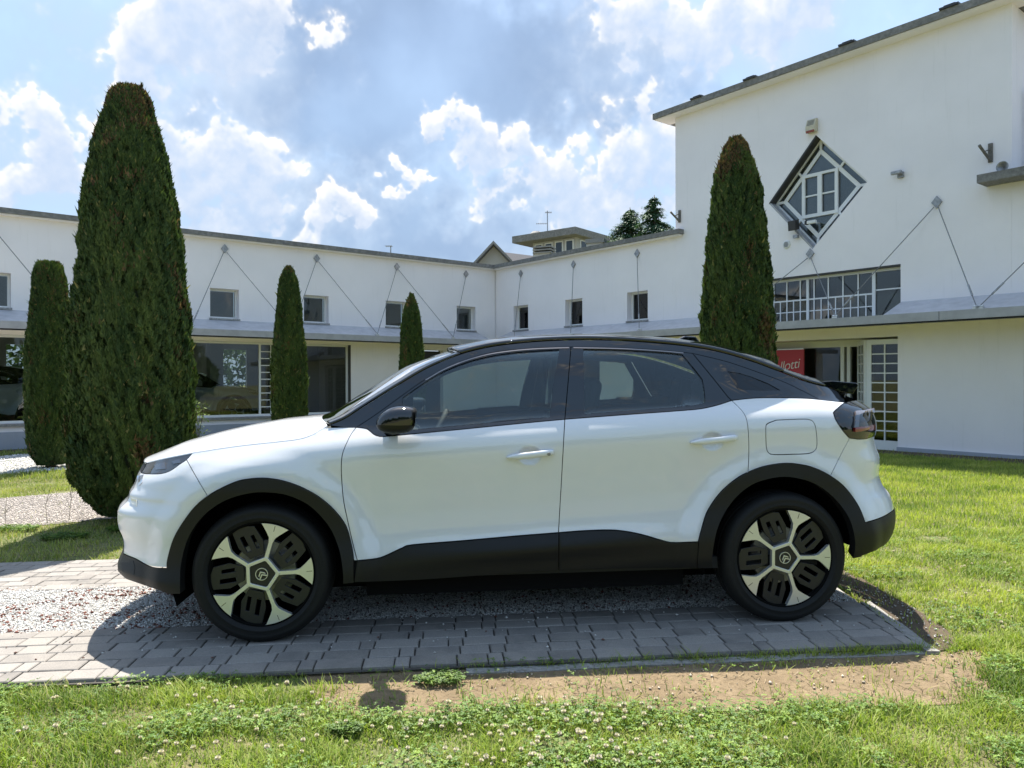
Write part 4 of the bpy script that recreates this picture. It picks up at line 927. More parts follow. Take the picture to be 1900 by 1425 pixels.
while nf < 230 and tries < 6000:
    tries += 1; c = random.random()
    if c < .62: u, v = random.gauss(1000, 210), random.uniform(1300, 1423)
    elif c < .85: u, v = random.uniform(10, 620), random.uniform(1262, 1420)
    else: u, v = random.uniform(1650, 1890), random.uniform(1020, 1170)
    if not (0 < u < 1900): continue
    p = on_z(u, v, GZ + .04); 
    if not grass_ok(np.array([p[0]]), np.array([p[1]]))[0]: continue
    o = bpy.data.objects.new('clover_flower', fm); COL.objects.link(o); s = random.uniform(.75, 1.2); o.location = (p[0], p[1], GZ + random.uniform(.035, .065)); o.rotation_euler = (random.uniform(-.4, .4), random.uniform(-.4, .4), random.uniform(0, 6.28)); o.scale = (s, s, s)
    tag(o, 'small round whitish clover flower head in the lawn', 'flower', 'clover flowers in the lawn'); nf += 1
print('flowers', nf)
# ================================================================ cypresses and conifers
M['foliage'] = vcol_mat('cypress_foliage', 0.6, 0.18, 0.25)
M['bark'] = plain('grey_brown_bark', (0.11, 0.085, 0.065), 0.95, 0, .35, .6, 30)
def n3(P, wl, seed):
    r_ = np.random.default_rng(seed); k = r_.normal(0, 1, (9, 3)); k /= np.linalg.norm(k, axis=1)[:, None]; ph = r_.uniform(0, 6.28, 9); s = 0
    for i in range(9): s = s + np.sin(2 * math.pi / wl * (.6 + .15 * i) * (P @ k[i]) + ph[i])
    return s / 3.0
def cypress(base, prof, label, n, size, seed, brown=.10, top_brown=.0, z_skirt=.28, tilt=(0, 0), tips=26):
    """prof: list of (height, radius). Sprays of scale leaves all over a slim column, darker core inside."""
    r_ = np.random.default_rng(seed); zs = np.array([p[0] for p in prof]); rs = np.array([p[1] for p in prof]); H_ = zs[-1]
    e = empty('cypress_tree', Matrix.Translation(base)); tag(e, label, 'tree', 'clipped columnar cypresses')
    MB().tube([(0, 0, -.05), (.01, 0, .3), (0, .01, H_ * .5)], [.085, .07, .03], 8).build('trunk', M['bark'], e, smooth=True)
    sp = Soup()
    # weight heights by radius
    zz = np.linspace(zs[0], zs[-1], 400); rr_ = np.interp(zz, zs, rs); cdf = np.cumsum(rr_ + .02); cdf /= cdf[-1]
    def scatter(n, inner, sz, lean, up, shade, wid=.34):
        z = np.interp(r_.random(n), cdf, zz); a = r_.uniform(0, 2 * np.pi, n); R0 = np.interp(z, zs, rs)
        lump = np.stack([np.cos(a) * R0, np.sin(a) * R0, z * .55], 1)
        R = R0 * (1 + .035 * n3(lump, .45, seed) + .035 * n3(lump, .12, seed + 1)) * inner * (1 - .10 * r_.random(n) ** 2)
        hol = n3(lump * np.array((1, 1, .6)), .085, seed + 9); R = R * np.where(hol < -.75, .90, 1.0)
        O = np.stack([np.cos(a) * R, np.sin(a) * R, z], 1)
        out = np.stack([np.cos(a), np.sin(a), 0 * a], 1); tg = np.stack([-np.sin(a), np.cos(a), 0 * a], 1)
        D = out * lean * r_.uniform(.3, 1.6, n)[:, None] + tg * r_.normal(0, .34, n)[:, None] + np.array((0, 0, up)) + r_.normal(0, .12, (n, 3)); D /= np.linalg.norm(D, axis=1)[:, None]
        S = np.cross(D, out); S /= np.linalg.norm(S, axis=1)[:, None] + 1e-9; S = S * .8 + np.cross(D, S) * r_.normal(0, .6, n)[:, None]
        L_ = sz * r_.uniform(.5, 1.45, n); Wd = L_ * wid * r_.uniform(.7, 1.3, n)
        V = np.stack([O + S * Wd[:, None], O - S * Wd[:, None], O + D * L_[:, None]], 1).reshape(-1, 3); Fc = np.arange(3 * n).reshape(-1, 3)
        lv = lump * np.array((1, 1, .30)); m1 = n3(lv, .34, seed + 2); m2 = n3(lump, .16, seed + 4); g = np.clip(.45 + .22 * m1 + .12 * m2 + r_.normal(0, .22, n), 0, 1)[:, None]
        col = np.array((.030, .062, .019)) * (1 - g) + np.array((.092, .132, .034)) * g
        br = (n3(lump, .42, seed + 6) + .5 * r_.normal(0, 1, n) + top_brown * 4 * np.clip((z / H_ - .86) / .14, 0, 1)) > (1.75 - 6 * brown * .5)
        br &= r_.random(n) < .75; col[br] = (np.array((.115, .072, .035)) * r_.uniform(.6, 1.6, (n, 1)))[br]
        yl = (r_.random(n) < .02); col[yl] = np.array((.22, .20, .07))
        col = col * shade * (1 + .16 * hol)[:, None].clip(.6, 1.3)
        return V, Fc, np.repeat(col, 3, 0)
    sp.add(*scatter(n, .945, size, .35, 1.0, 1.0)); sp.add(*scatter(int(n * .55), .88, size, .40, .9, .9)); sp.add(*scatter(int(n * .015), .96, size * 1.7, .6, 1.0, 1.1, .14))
    for q in range(tips):                     # ragged shoots at the top
        a = r_.uniform(0, 6.28); z0 = H_ * (1 - .13 * r_.random()); R0 = np.interp(z0, zs, rs) * r_.uniform(.2, .95); m = 260; l_ = r_.uniform(.05, .14); t_ = r_.random(m); sp_ = r_.normal(0, .035, 2)
        O = np.stack([math.cos(a) * R0 + sp_[0] * t_ + r_.normal(0, .014, m) * (1.1 - t_), math.sin(a) * R0 + sp_[1] * t_ + r_.normal(0, .014, m) * (1.1 - t_), z0 - .06 + l_ * t_], 1); Dq = r_.normal(0, .45, (m, 3)) + np.array((0, 0, 1.0)); Dq /= np.linalg.norm(Dq, axis=1)[:, None]; Sq = np.cross(Dq, r_.normal(0, 1, (m, 3))); Sq /= np.linalg.norm(Sq, axis=1)[:, None]; lq = size * .8 * r_.uniform(.5, 1.2, m)[:, None]
        V = np.stack([O + Sq * lq * .22, O - Sq * lq * .22, O + Dq * lq], 1).reshape(-1, 3); bq = r_.random(m) < min(.95, .25 + top_brown * .6); cq = np.where(bq[:, None], np.array((.13, .085, .045)), np.array((.05, .095, .025))) * r_.uniform(.6, 1.5, (m, 1)); sp.add(V, np.arange(3 * m).reshape(-1, 3), np.repeat(cq, 3, 0))
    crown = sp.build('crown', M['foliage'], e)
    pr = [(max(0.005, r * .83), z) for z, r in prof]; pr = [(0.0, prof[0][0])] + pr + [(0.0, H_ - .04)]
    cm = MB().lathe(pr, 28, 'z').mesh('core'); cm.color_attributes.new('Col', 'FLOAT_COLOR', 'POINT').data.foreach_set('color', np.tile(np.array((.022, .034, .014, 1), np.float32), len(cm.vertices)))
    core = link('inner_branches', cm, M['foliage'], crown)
    e.rotation_euler = (tilt[0], tilt[1], 0)
    return e
def prof_px(u0, y, rows, ground=None):
    """rows of (v, u_left, u_right) read at a known distance -> (height, radius)"""
    out = []
    for v, a, b in rows: p, q = on_y(a, v, y), on_y(b, v, y); out.append((p[2] - GZ, (q[0] - p[0]) / 2))
    return sorted(out)
b = on_z(247, 966, GZ); yb = b[1] + .0
pf = prof_px(247, yb, [(950, 190, 300), (925, 165, 325), (890, 143, 348), (850, 136, 358), (750, 135, 357), (650, 139, 351), (550, 145, 343), (450, 151, 331), (350, 164, 316), (290, 172, 304), (250, 181, 290), (215, 192, 278), (190, 194, 271), (174, 203, 263), (166, 214, 254)])
cypress((b[0], yb, GZ), pf, 'largest cypress, close behind the front of the white car', 230000, .036, 11, .10, .5)
b = on_z(94, 868, GZ)
cypress((b[0], b[1], GZ), prof_px(94, b[1], [(862, 76, 120), (840, 60, 131), (800, 53, 136), (700, 52, 136), (620, 58, 132), (560, 63, 125), (520, 66, 120), (500, 68, 114), (489, 74, 108)]), 'ragged cypress at the far left, beside the largest one', 90000, .042, 12, .12, .3)
y = 13.0; b = on_y(538, 800, y)
cypress((b[0], y, GZ), prof_px(538, y, [(835, 520, 556), (815, 509, 568), (780, 507, 571), (720, 505, 573), (660, 508, 570), (600, 514, 564), (550, 518, 559), (520, 523, 554), (505, 529, 548), (496, 536, 541)]), 'slim cypress before the shop window, second smallest', 70000, .042, 13, .08, .5)
y = 16.6; b = on_y(765, 760, y)
cypress((b[0], y, GZ), prof_px(765, y, [(805, 752, 778), (790, 745, 786), (740, 741, 789), (680, 742, 788), (620, 745, 785), (580, 750, 780), (562, 756, 774), (548, 763, 767)]), 'smallest cypress, standing before the blank wall left of the inner corner', 45000, .046, 14, .08, .5)
y = 9.6; b = on_y(1370, 800, y)
cypress((b[0], y, GZ), prof_px(1372, y, [(870, 1345, 1398), (845, 1315, 1426), (780, 1299, 1443), (660, 1299, 1442), (600, 1304, 1440), (550, 1308, 1437), (450, 1317, 1430), (400, 1322, 1424), (350, 1328, 1417), (320, 1335, 1411), (295, 1345, 1404), (275, 1355, 1396), (258, 1366, 1386)]), 'tall cypress with a browned top, in front of the tall hall', 150000, .038, 15, .16, .95)
# spruces over the roof
def spruce(u, v_top, v_base, y, spread, label, seed, lean=0.0):
    r_ = np.random.default_rng(seed); t = on_y(u, v_top, y); H_ = t[2] - GZ; zb = on_y(u, v_base, y)[2] - GZ - 1.5
    e = empty('spruce_tree', Matrix.Translation((t[0], y, GZ))); tag(e, label, 'tree')
    MB().tube([(0, 0, 0), (0, 0, H_ * .6), (0, 0, H_)], [.22, .14, .015], 7).build('trunk', M['bark'], e, smooth=True)
    sp = Soup(); limbs = MB()
    z = H_ - .15
    while z > zb:
        f = (H_ - z) / (H_ - zb); L0 = spread * (f ** .8) * (1 - .15 * r_.random())
        for q in range(5):
            a = r_.uniform(0, 6.28); Lq = L0 * r_.uniform(.55, 1.1); N = max(8, int(60 * Lq)); s = np.linspace(.05, 1, N)
            x = np.cos(a) * s * Lq; yq = np.sin(a) * s * Lq; zq = z + .35 * Lq * s - .62 * Lq * s ** 2.2
            if Lq > .5: limbs.tube([(x[0], yq[0], zq[0]), (x[N // 2], yq[N // 2], zq[N // 2]), (x[-1], yq[-1], zq[-1])], [.03, .018, .006], 4)
            n = N * 9; i = r_.integers(0, N, n); O = np.stack([x[i], yq[i], zq[i]], 1) + r_.normal(0, .03 + .10 * Lq, (n, 3)) * np.array((1, 1, .35)); D = np.stack([np.cos(a) * .8 + r_.normal(0, .45, n), np.sin(a) * .8 + r_.normal(0, .45, n), -.55 + r_.normal(0, .3, n)], 1); D /= np.linalg.norm(D, axis=1)[:, None]
            S = np.cross(D, np.array((0, 0, 1.0))); l_ = r_.uniform(.06, .16, n)[:, None]; V = np.stack([O, O + D * l_ * .5 + S * l_ * .22, O + D * l_, O + D * l_ * .5 - S * l_ * .22], 1).reshape(-1, 3)
            c = np.array((.06, .115, .06)) * r_.uniform(.6, 1.7, (n, 1)); sp.add(V, (np.array([(0, 1, 2), (0, 2, 3)])[None] + (np.arange(n) * 4)[:, None, None]).reshape(-1, 3), np.repeat(c, 4, 0))
        z -= .12 + .16 * f
    if limbs.v: limbs.build('limbs', M['bark'], e)
    sp.build('crown', M['foliage'], e)
spruce(1169, 385, 452, 33, 2.3, 'broad spruce top beside the attic, left of the two', 31)
spruce(1214, 362, 442, 30, 1.75, 'pointed spruce top next to the tall hall, right of the two', 32)
# small leafy bush under the shop window and dry stalks by the path
def bush(base, h, w, n, label, seed):
    r_ = np.random.default_rng(seed); e = empty('bush', Matrix.Translation(base)); tag(e, label, 'bush'); sp = Soup(); st = MB()
    for k in range(9):
        a = r_.uniform(0, 6.28); st.tube([(0, 0, 0), (math.cos(a) * w * .25, math.sin(a) * w * .25, h * .5), (math.cos(a) * w * .55, math.sin(a) * w * .55, h * r_.uniform(.7, 1))], [.008, .006, .003], 4)
    O = np.stack([r_.normal(0, w * .35, n), r_.normal(0, w * .35, n), h * r_.uniform(.25, 1, n)], 1); D = O * np.array((1, 1, .3)) + r_.normal(0, .3, (n, 3)) * h; D /= np.linalg.norm(D, axis=1)[:, None]; S = np.cross(D, np.array((0, 0, 1.0))); l_ = r_.uniform(.05, .12, n)[:, None]
    V = np.stack([O, O + D * l_ * .5 + S * l_ * .2, O + D * l_, O + D * l_ * .5 - S * l_ * .2], 1).reshape(-1, 3); c = np.array((.13, .19, .05)) * r_.uniform(.6, 1.5, (n, 1)); sp.add(V, (np.array([(0, 1, 2), (0, 2, 3)])[None] + (np.arange(n) * 4)[:, None, None]).reshape(-1, 3), np.repeat(c, 4, 0))
    st.build('stem', M['bark'], e); sp.build('foliage', M['foliage'], e)
p = on_y(366, 800, 15.5); bush((p[0], 15.5, GZ), .95, .28, 260, 'yellow green leafy bush below the shop window, behind the largest cypress', 5)
M['dry_stalk'] = plain('dry_stalk', (0.16, 0.13, 0.08), 0.9)
def stalk(u, v, h, seed, label):
    r_ = random.Random(seed); p = on_z(u, v, GZ); e = empty('weed_stalk', Matrix.Translation(p)); tag(e, label, 'weed', 'dry weed stalks')
    pts = [(0, 0, 0), (r_.uniform(-.02, .02), 0, h * .5), (r_.uniform(-.05, .05), 0, h)]; s = MB().tube(pts, [.003, .0025, .0015], 4).build('stem', M['dry_stalk'], e)
    for k in range(4): z = h * r_.uniform(.3, .9); MB().bar((pts[1][0] * z / h, 0, z), (r_.uniform(-.1, .1), r_.uniform(-.03, .03), z + h * .2), .0015, 4).build('twig', M['dry_stalk'], e)
stalk(88, 972, .36, 1, 'dry weed stalk by the gravel path, right of two near the cypress'); stalk(128, 966, .34, 2, 'dry weed stalk nearest to the trunk of the largest cypress'); stalk(12, 985, .3, 3, 'dry weed stalk by the gravel path at the left edge')
stalk(1868, 842, .55, 4, 'thin bent weed stalk against the grey plinth at the right')

# ================================================================ behind the camera, unseen: asphalt added to cut green bounce, trees for reflections
M['asphalt'] = soil_mat('worn_asphalt', (0.085, 0.085, 0.085), (0.12, 0.12, 0.118), (0.06, 0.06, 0.06))
sheet('added_road', [(-70, -16), (70, -16), (70, -8.5), (-70, -8.5)], GZ + .004, M['asphalt'], car=False)
sp = Soup(); r_ = np.random.default_rng(77)
for k in range(34):
    x0, y0 = -48 + k * 2.9 + r_.uniform(-1, 1), -21 + r_.uniform(-2.5, 2.5); h = r_.uniform(3.5, 8.0); w = r_.uniform(1.6, 2.6); n = 1400
    d = r_.normal(0, 1, (n, 3)); d /= np.linalg.norm(d, axis=1)[:, None]; q = d * (r_.random(n) ** .4)[:, None]; O = np.stack([x0 + q[:, 0] * w, y0 + q[:, 1] * w, h * .55 + q[:, 2] * h * .5], 1); D = r_.normal(0, 1, (n, 3)); S_ = r_.normal(0, 1, (n, 3)); l_ = .30
    V = np.stack([O, O + D * l_, O + S_ * l_], 1).reshape(-1, 3); c = np.array((.05, .085, .03)) * r_.uniform(.6, 1.5, (n, 1)); sp.add(V, np.arange(3 * n).reshape(-1, 3), np.repeat(c, 3, 0))
tag(sp.build('tree_belt', M['foliage']), 'dark belt of trees beyond the added asphalt behind the photographer', 'trees', kind='stuff')
# hedge behind the left wing, seen through its rear windows
sp = Soup(); n = 9000; a = r_.uniform(-17, -2, n); O = np.array([tuple(FL @ Vector((x, y, z))) for x, y, z in zip(a, r_.uniform(7.2, 8.4, n), r_.uniform(0, 2.9, n))]); D = r_.normal(0, .13, (n, 3)); S_ = r_.normal(0, .13, (n, 3)); V = np.stack([O, O + D, O + S_], 1).reshape(-1, 3)
sp.add(V, np.arange(3 * n).reshape(-1, 3), np.repeat(np.array((.09, .15, .05)) * r_.uniform(.6, 1.5, (n, 1)), 3, 0)); tag(sp.build('hedge', M['foliage']), 'green hedge glimpsed through the showroom behind the largest cypress', 'hedge', kind='stuff')
# ================================================================ the white car
def cat(ps, step=6.0):
    """Catmull-Rom through photo points, resampled"""
    ps = [np.array(p, float) for p in ps]
    if len(ps) < 3:
        n = max(1, int(np.linalg.norm(ps[1] - ps[0]) / step)); return [tuple(ps[0] + (ps[1] - ps[0]) * i / n) for i in range(n + 1)]
    out = []
    for i in range(len(ps) - 1):
        a = ps[i - 1] if i else 2 * ps[0] - ps[1]; b, c = ps[i], ps[i + 1]; d = ps[i + 2] if i + 2 < len(ps) else 2 * ps[-1] - ps[-2]
        n = max(1, int(np.linalg.norm(c - b) / step))
        for k in range(n):
            t = k / n; out.append(tuple(.5 * ((2 * b) + (c - a) * t + (2 * a - 5 * b + 4 * c - d) * t * t + (3 * b - a - 3 * c + d) * t ** 3)))
    out.append(tuple(ps[-1])); return out
R3 = np.array(CARI.to_3x3()); T3 = np.array(CARI.translation)
cam_c = R3 @ _C + T3
def car_plane(u, v, y):                     # bearing met with the plane y = const of the car
    d = R3 @ ray(u, v); t = (y - cam_c[1]) / d[1]; p = cam_c + t * d; return p[0], p[2]
YC = 0.875
BX = [-2.3, -2.0, -1.75, -1.3, -.8, .2, 1.1, 1.6, 2.2]; BZ = [.80, .86, .925, 1.0, 1.052, 1.105, 1.158, 1.165, 1.14]
_q = np.linspace(-1.2, .6, 361)
_qy = np.interp(_q, [-1.2, -.95, -.86, -.80, -.70, -.62, -.54, -.45, -.33, -.23, -.16, -.11, -.06, -.02, 0, .06, .12, .2, .28, .34, .40, .6],
                [.16, .09, .045, .018, .006, .014, .027, .028, .016, .002, -.006, .0, .028, .066, .092, .108, .127, .158, .196, .235, .285, .48])
_ker = np.exp(-.5 * (np.arange(-14, 15) / 3.2) ** 2); _ker /= _ker.sum(); _qs = np.convolve(np.pad(_qy, 14, mode='edge'), _ker, 'valid')
_bx = np.linspace(-2.6, 2.6, 261); _bz = np.convolve(np.pad(np.interp(_bx, BX, BZ), 14, mode='edge'), _ker, 'valid')
def belt(x): return np.interp(x, _bx, _bz)
FCP = [(262, 862), (254, 885), (250, 903), (243, 914), (240, 926), (233, 934), (222, 945), (218.5, 960), (220, 980), (227, 1000), (227, 1026), (216, 1055), (220, 1064), (232, 1074), (254, 1090), (280, 1097), (316, 1102)]
RCP = [(1596, 738), (1619, 756), (1623, 775), (1623, 798), (1620, 812), (1623, 826), (1632, 846), (1634, 860), (1634, 882), (1641, 901), (1654, 918), (1660, 942), (1661, 963), (1655, 992), (1642, 1010), (1618, 1024), (1584, 1036)]
fc = sorted([(lambda q: (q[1], q[0]))(car_plane(u, v, .30)) for u, v in cat(FCP, 4)]); rc = sorted([(lambda q: (q[1], q[0]))(car_plane(u, v, .27)) for u, v in cat(RCP, 4)])
fz, fx = np.array([p[0] for p in fc]), np.array([p[1] for p in fc]); rz, rx = np.array([p[0] for p in rc]), np.array([p[1] for p in rc])
def xn(z): return np.interp(z, fz, fx)
def xr(z): return np.interp(z, rz, rx)
HUBX = WHEELBASE / 2; HZ = .338
DENTS = []                                  # handle scoops, filled below: (x, z, rx, rz, depth)
def S(x, z):
    x = np.asarray(x, float); z = np.asarray(z, float); b = belt(x); q = z - b; y = np.interp(q, _q, _qs)
    for h, rr_ in ((-HUBX, .40), (HUBX, .40)):
        d = np.hypot(x - h, (z - HZ) * .96); f = np.clip((.605 - d) / .115, 0, 1); y = y - .036 * f * f * (3 - 2 * f) * np.clip((1.0 - z) / .25, 0, 1)
    t = np.clip((.60 - (x - xn(z))) / .60, 0, 1.02); y = y + .29 * t ** 3
    t = np.clip((.52 - (xr(z) - x)) / .52, 0, 1.02); y = y + .26 * t ** 3
    t = np.clip((x - .7) / 1.3, 0, 1); y = y + .15 * t ** 2 * np.clip(q / .12, 0, 1)
    t = np.clip((-.3 - x) / .8, 0, 1); y = y + .05 * t * np.clip(q / .12, 0, 1)
    # pressed feature line low on the doors
    zl = .52 + .05 * (x + .2); m = np.clip(1 - np.abs(x - .05) / 1.0, 0, 1); m = m * m * (3 - 2 * m); y = y - .026 * m * np.exp(-((z - zl + .10) / .05) ** 2)
    for (cx_, cz_, ax_, az_, dp) in DENTS:
        d = ((x - cx_) / ax_) ** 2 + ((z - cz_) / az_) ** 2; f = np.clip(1 - d, 0, 1); y = y + dp * f * f * (3 - 2 * f)
    return y
def pxm(ps):
    """photo points -> (x, z) on the body side, all at once"""
    ps = np.array(ps, float); d = np.stack([(ps[:, 0] - CX) / FPX] * 3, 1) * _R + _D - np.stack([(ps[:, 1] - V0) / FPX] * 3, 1) * _U; d = d @ R3.T
    y = np.full(len(ps), .05)
    for i in range(45):
        t = (y - cam_c[1]) / d[:, 1]; P = cam_c + t[:, None] * d; y = y + .6 * (S(P[:, 0], P[:, 2]) - y)
    return [(float(a), float(b)) for a, b in P[:, [0, 2]]]
def px(u, v): return pxm([(u, v)])[0]
_cc = {}
def Cv(ps, step=6.0):
    k = (tuple(ps), step, len(DENTS))
    if k not in _cc: _cc[k] = pxm(cat(ps, step))
    return list(_cc[k])
def FCz(z0, z1, n=24): return [(float(xn(z)), float(z)) for z in np.linspace(z0, z1, n)]
def RCz(z0, z1, n=24): return [(float(xr(z)), float(z)) for z in np.linspace(z0, z1, n)]
def dedupe(ps):
    out = []
    for p in ps:
        if not out or (abs(p[0] - out[-1][0]) + abs(p[1] - out[-1][1])) > 2e-3: out.append(p)
    if abs(out[0][0] - out[-1][0]) + abs(out[0][1] - out[-1][1]) < 2e-3: out.pop()
    return out
def area(p): return .5 * sum(p[i - 1][0] * p[i][1] - p[i][0] * p[i - 1][1] for i in range(len(p)))
def inset(p, d):
    if area(p) < 0: p = p[::-1]
    n = len(p); out = []
    for i in range(n):
        a, b, c = Vector(p[i - 1]), Vector(p[i]), Vector(p[(i + 1) % n]); e1 = (b - a).normalized(); e2 = (c - b).normalized()
        n1 = Vector((-e1.y, e1.x)); n2 = Vector((-e2.y, e2.x)); m = n1 + n2
        if m.length < .3: m = n1
        m.normalize(); k = min(2.0, 1 / max(.4, m.dot(n1))); q = b + m * d * k; out.append((q.x, q.y))
    return out
def inp(X, Y, poly): return inpoly(np.asarray(X), np.asarray(Y), poly)
def normals(x, z):
    h = 2e-3; gx = (S(x + h, z) - S(x - h, z)) / (2 * h); gz = (S(x, z + h) - S(x, z - h)) / (2 * h); n = np.stack([gx, -np.ones_like(gx), gz], 1); return n / np.linalg.norm(n, axis=1)[:, None]
def panel_data(outline, holes=(), off=0.0, thick=.014, grid=.03, gap=.0022, extra=None):
    o = inset(dedupe(outline), gap); hs = [inset(dedupe(h), -gap if gap else 0) for h in holes]
    pts = []; edges = []
    for lp in [o] + hs:
        b = len(pts); n = len(lp); pts += [Vector(p) for p in lp]; edges += [(b + i, b + (i + 1) % n) for i in range(n)]
    bp = np.array([(p[0], p[1]) for p in pts]); gx, gz = np.meshgrid(np.arange(bp[:, 0].min(), bp[:, 0].max(), grid), np.arange(bp[:, 1].min(), bp[:, 1].max(), grid)); gx = gx + (np.arange(gx.shape[0])[:, None] % 2) * grid * .5
    gx, gz = gx.ravel(), gz.ravel()
    if extra is not None: 
        for ex, ez, er in extra:
            k = np.hypot(gx - ex, gz - ez) > er; gx, gz = gx[k], gz[k]; a, b = np.meshgrid(np.arange(ex - er, ex + er, .008), np.arange(ez - er, ez + er, .008)); m = np.hypot(a - ex, b - ez) < er - .01; gx = np.concatenate([gx, a[m]]); gz = np.concatenate([gz, b[m]])
    k = inp(gx, gz, o)
    for h in hs: k &= ~inp(gx, gz, h)
    gx, gz = gx[k], gz[k]
    if len(gx):
        dm = np.min((gx[:, None] - bp[None, :, 0]) ** 2 + (gz[:, None] - bp[None, :, 1]) ** 2, axis=1); k = dm > (.38 * grid if extra is None else .004) ** 2; gx, gz = gx[k], gz[k]
    pts += [Vector(p) for p in zip(gx, gz)]
    vo, eo, fo, *_ = geometry.delaunay_2d_cdt(pts, edges, [], 0, 1e-7)
    P = np.array([(p.x, p.y) for p in vo]); T = np.array([t for t in fo if len(t) == 3]); cen = P[T].mean(1); k = inp(cen[:, 0], cen[:, 1], o)
    for h in hs: k &= ~inp(cen[:, 0], cen[:, 1], h)
    T = T[k]
    # faces look outwards (towards -y): want clockwise in (x,z) seen from -y -> (x right, z up) counter-clockwise has normal -y
    v0, v1, v2 = P[T[:, 0]], P[T[:, 1]], P[T[:, 2]]; cr = (v1[:, 0] - v0[:, 0]) * (v2[:, 1] - v0[:, 1]) - (v1[:, 1] - v0[:, 1]) * (v2[:, 0] - v0[:, 0]); T[cr < 0] = T[cr < 0][:, ::-1]
    n = len(P); y = S(P[:, 0], P[:, 1]) + off; N = normals(P[:, 0], P[:, 1])
    front = np.stack([P[:, 0], y, P[:, 1]], 1)
    cnt = {}
    for t in T.tolist():
        for a, b in ((t[0], t[1]), (t[1], t[2]), (t[2], t[0])): cnt[(a, b)] = 1
    bd = [(a, b) for (a, b) in cnt if (b, a) not in cnt]
    V = [front]; Fs = [tuple(t) for t in T.tolist()]; NN = [N]; base = n
    back = front - N * thick; back_i = None
    Fs += [(t[2] + base, t[1] + base, t[0] + base) for t in T.tolist()]; V.append(back); NN.append(-N); base += n
    for a, b in bd:                          # rim, split so the face keeps a crisp edge
        q = np.array([front[a], front[b], back[b], back[a]]); nn = np.cross(q[1] - q[0], q[3] - q[0]); nn = -nn / (np.linalg.norm(nn) + 1e-12)
        V.append(q); NN.append(np.tile(nn, (4, 1))); Fs.append((base + 1, base, base + 3, base + 2)); base += 4
    return np.concatenate(V), Fs, np.concatenate(NN)
def mk(name, V, Fs, NN, mat, parent, mirror=False):
    V = V.copy(); NN = NN.copy()
    if mirror: V[:, 1] = 2 * YC - V[:, 1]; NN[:, 1] *= -1; Fs = [f[::-1] for f in Fs]
    me = bpy.data.meshes.new(name); me.from_pydata(V.tolist(), [], Fs); me.polygons.foreach_set('use_smooth', np.ones(len(me.polygons), bool)); me.update()
    me.normals_split_custom_set_from_vertices([tuple(x) for x in NN]); return link(name, me, mat, parent)
def panel(name, outline, mat, parent, holes=(), both=True, **kw):
    d = panel_data(outline, holes, **kw); r_ = [mk(name, *d, mat, parent if not isinstance(parent, tuple) else parent[0])]
    if both: r_.append(mk(name, *d, mat, parent if not isinstance(parent, tuple) else parent[1], True))
    return r_
def loft(name, E, Cn, mat, parent, na=17, p=2.0, t0=-1.0, t1=1.0, thick=0.0, flip=False):
    V = []; ts = np.linspace(t0, t1, na)
    for (xe, ye, ze), (xc, zc) in zip(E, Cn):
        for t in ts: w = 1 - abs(t) ** p; V.append((xe + (xc - xe) * w, YC + (YC - ye) * t, ze + (zc - ze) * w))
    n = len(E); Fs = [(i * na + k, i * na + k + 1, (i + 1) * na + k + 1, (i + 1) * na + k) for i in range(n - 1) for k in range(na - 1)]
    if flip: Fs = [f[::-1] for f in Fs]
    me = bpy.data.meshes.new(name); me.from_pydata(V, [], Fs); me.polygons.foreach_set('use_smooth', np.ones(len(me.polygons), bool)); me.update(); o = link(name, me, mat, parent)
    if thick: s = o.modifiers.new('solid', 'SOLIDIFY'); s.thickness = thick; s.offset = -1
    return o
def resamp(ps, n):
    ps = np.array(ps, float); s = np.r_[0, np.cumsum(np.linalg.norm(np.diff(ps, axis=0), axis=1))]; t = np.linspace(0, s[-1], n); return [tuple(np.interp(k, s, ps[:, i]) for i in range(ps.shape[1])) for k in t]

# --- paint
def paint(name, c, flake=0.0, rough=.35):
    m = Mat(name).set(Roughness=rough, Coat_Weight=1.0, Coat_Roughness=0.01, Coat_IOR=1.75); m.b.inputs['Base Color'].default_value = (*c, 1); m.b.inputs['Specular IOR Level'].default_value = 0.0
    if flake: m.set(Metallic=flake)
    n = m.noise(6, 4); f = m.ramp(n, [(0.4, 0.004), (0.8, 0.016)]); m.l(f, m.b.inputs['Coat Roughness'])
    return m.m
M['car_white'] = paint('pearl_white_paint', (0.75, 0.765, 0.79)); M['car_black'] = paint('gloss_black_paint', (0.004, 0.005, 0.007), 0, .3)
M['clad'] = plain('grained_black_cladding', (0.0085, 0.0088, 0.009), 0.5, 0, .15, .15, 400, spec=.35)
M['shadow_liner'] = plain('wheel_arch_liner', (0.006, 0.006, 0.0065), 0.95, spec=.1)
M['tyre'] = plain('tyre_rubber', (0.0075, 0.0078, 0.008), 0.68, 0, .25, .2, 120, spec=.35)
M['rim_black'] = plain('satin_black_wheel', (0.016, 0.016, 0.018), 0.38); M['rim_dark'] = plain('black_wheel_void', (0.003, 0.003, 0.003), 0.8, spec=.1)
M['rim_silver'] = plain('machined_aluminium', (0.72, 0.72, 0.70), 0.30, 0.6)
M['chrome'] = plain('chrome', (0.75, 0.75, 0.76), 0.08, 1.0)
M['car_glass'] = glass_mat('tinted_car_glass', (0.76, 0.815, 0.80), 1.56); M['dark_glass'] = glass_mat('privacy_glass', (0.07, 0.085, 0.09), 1.6)
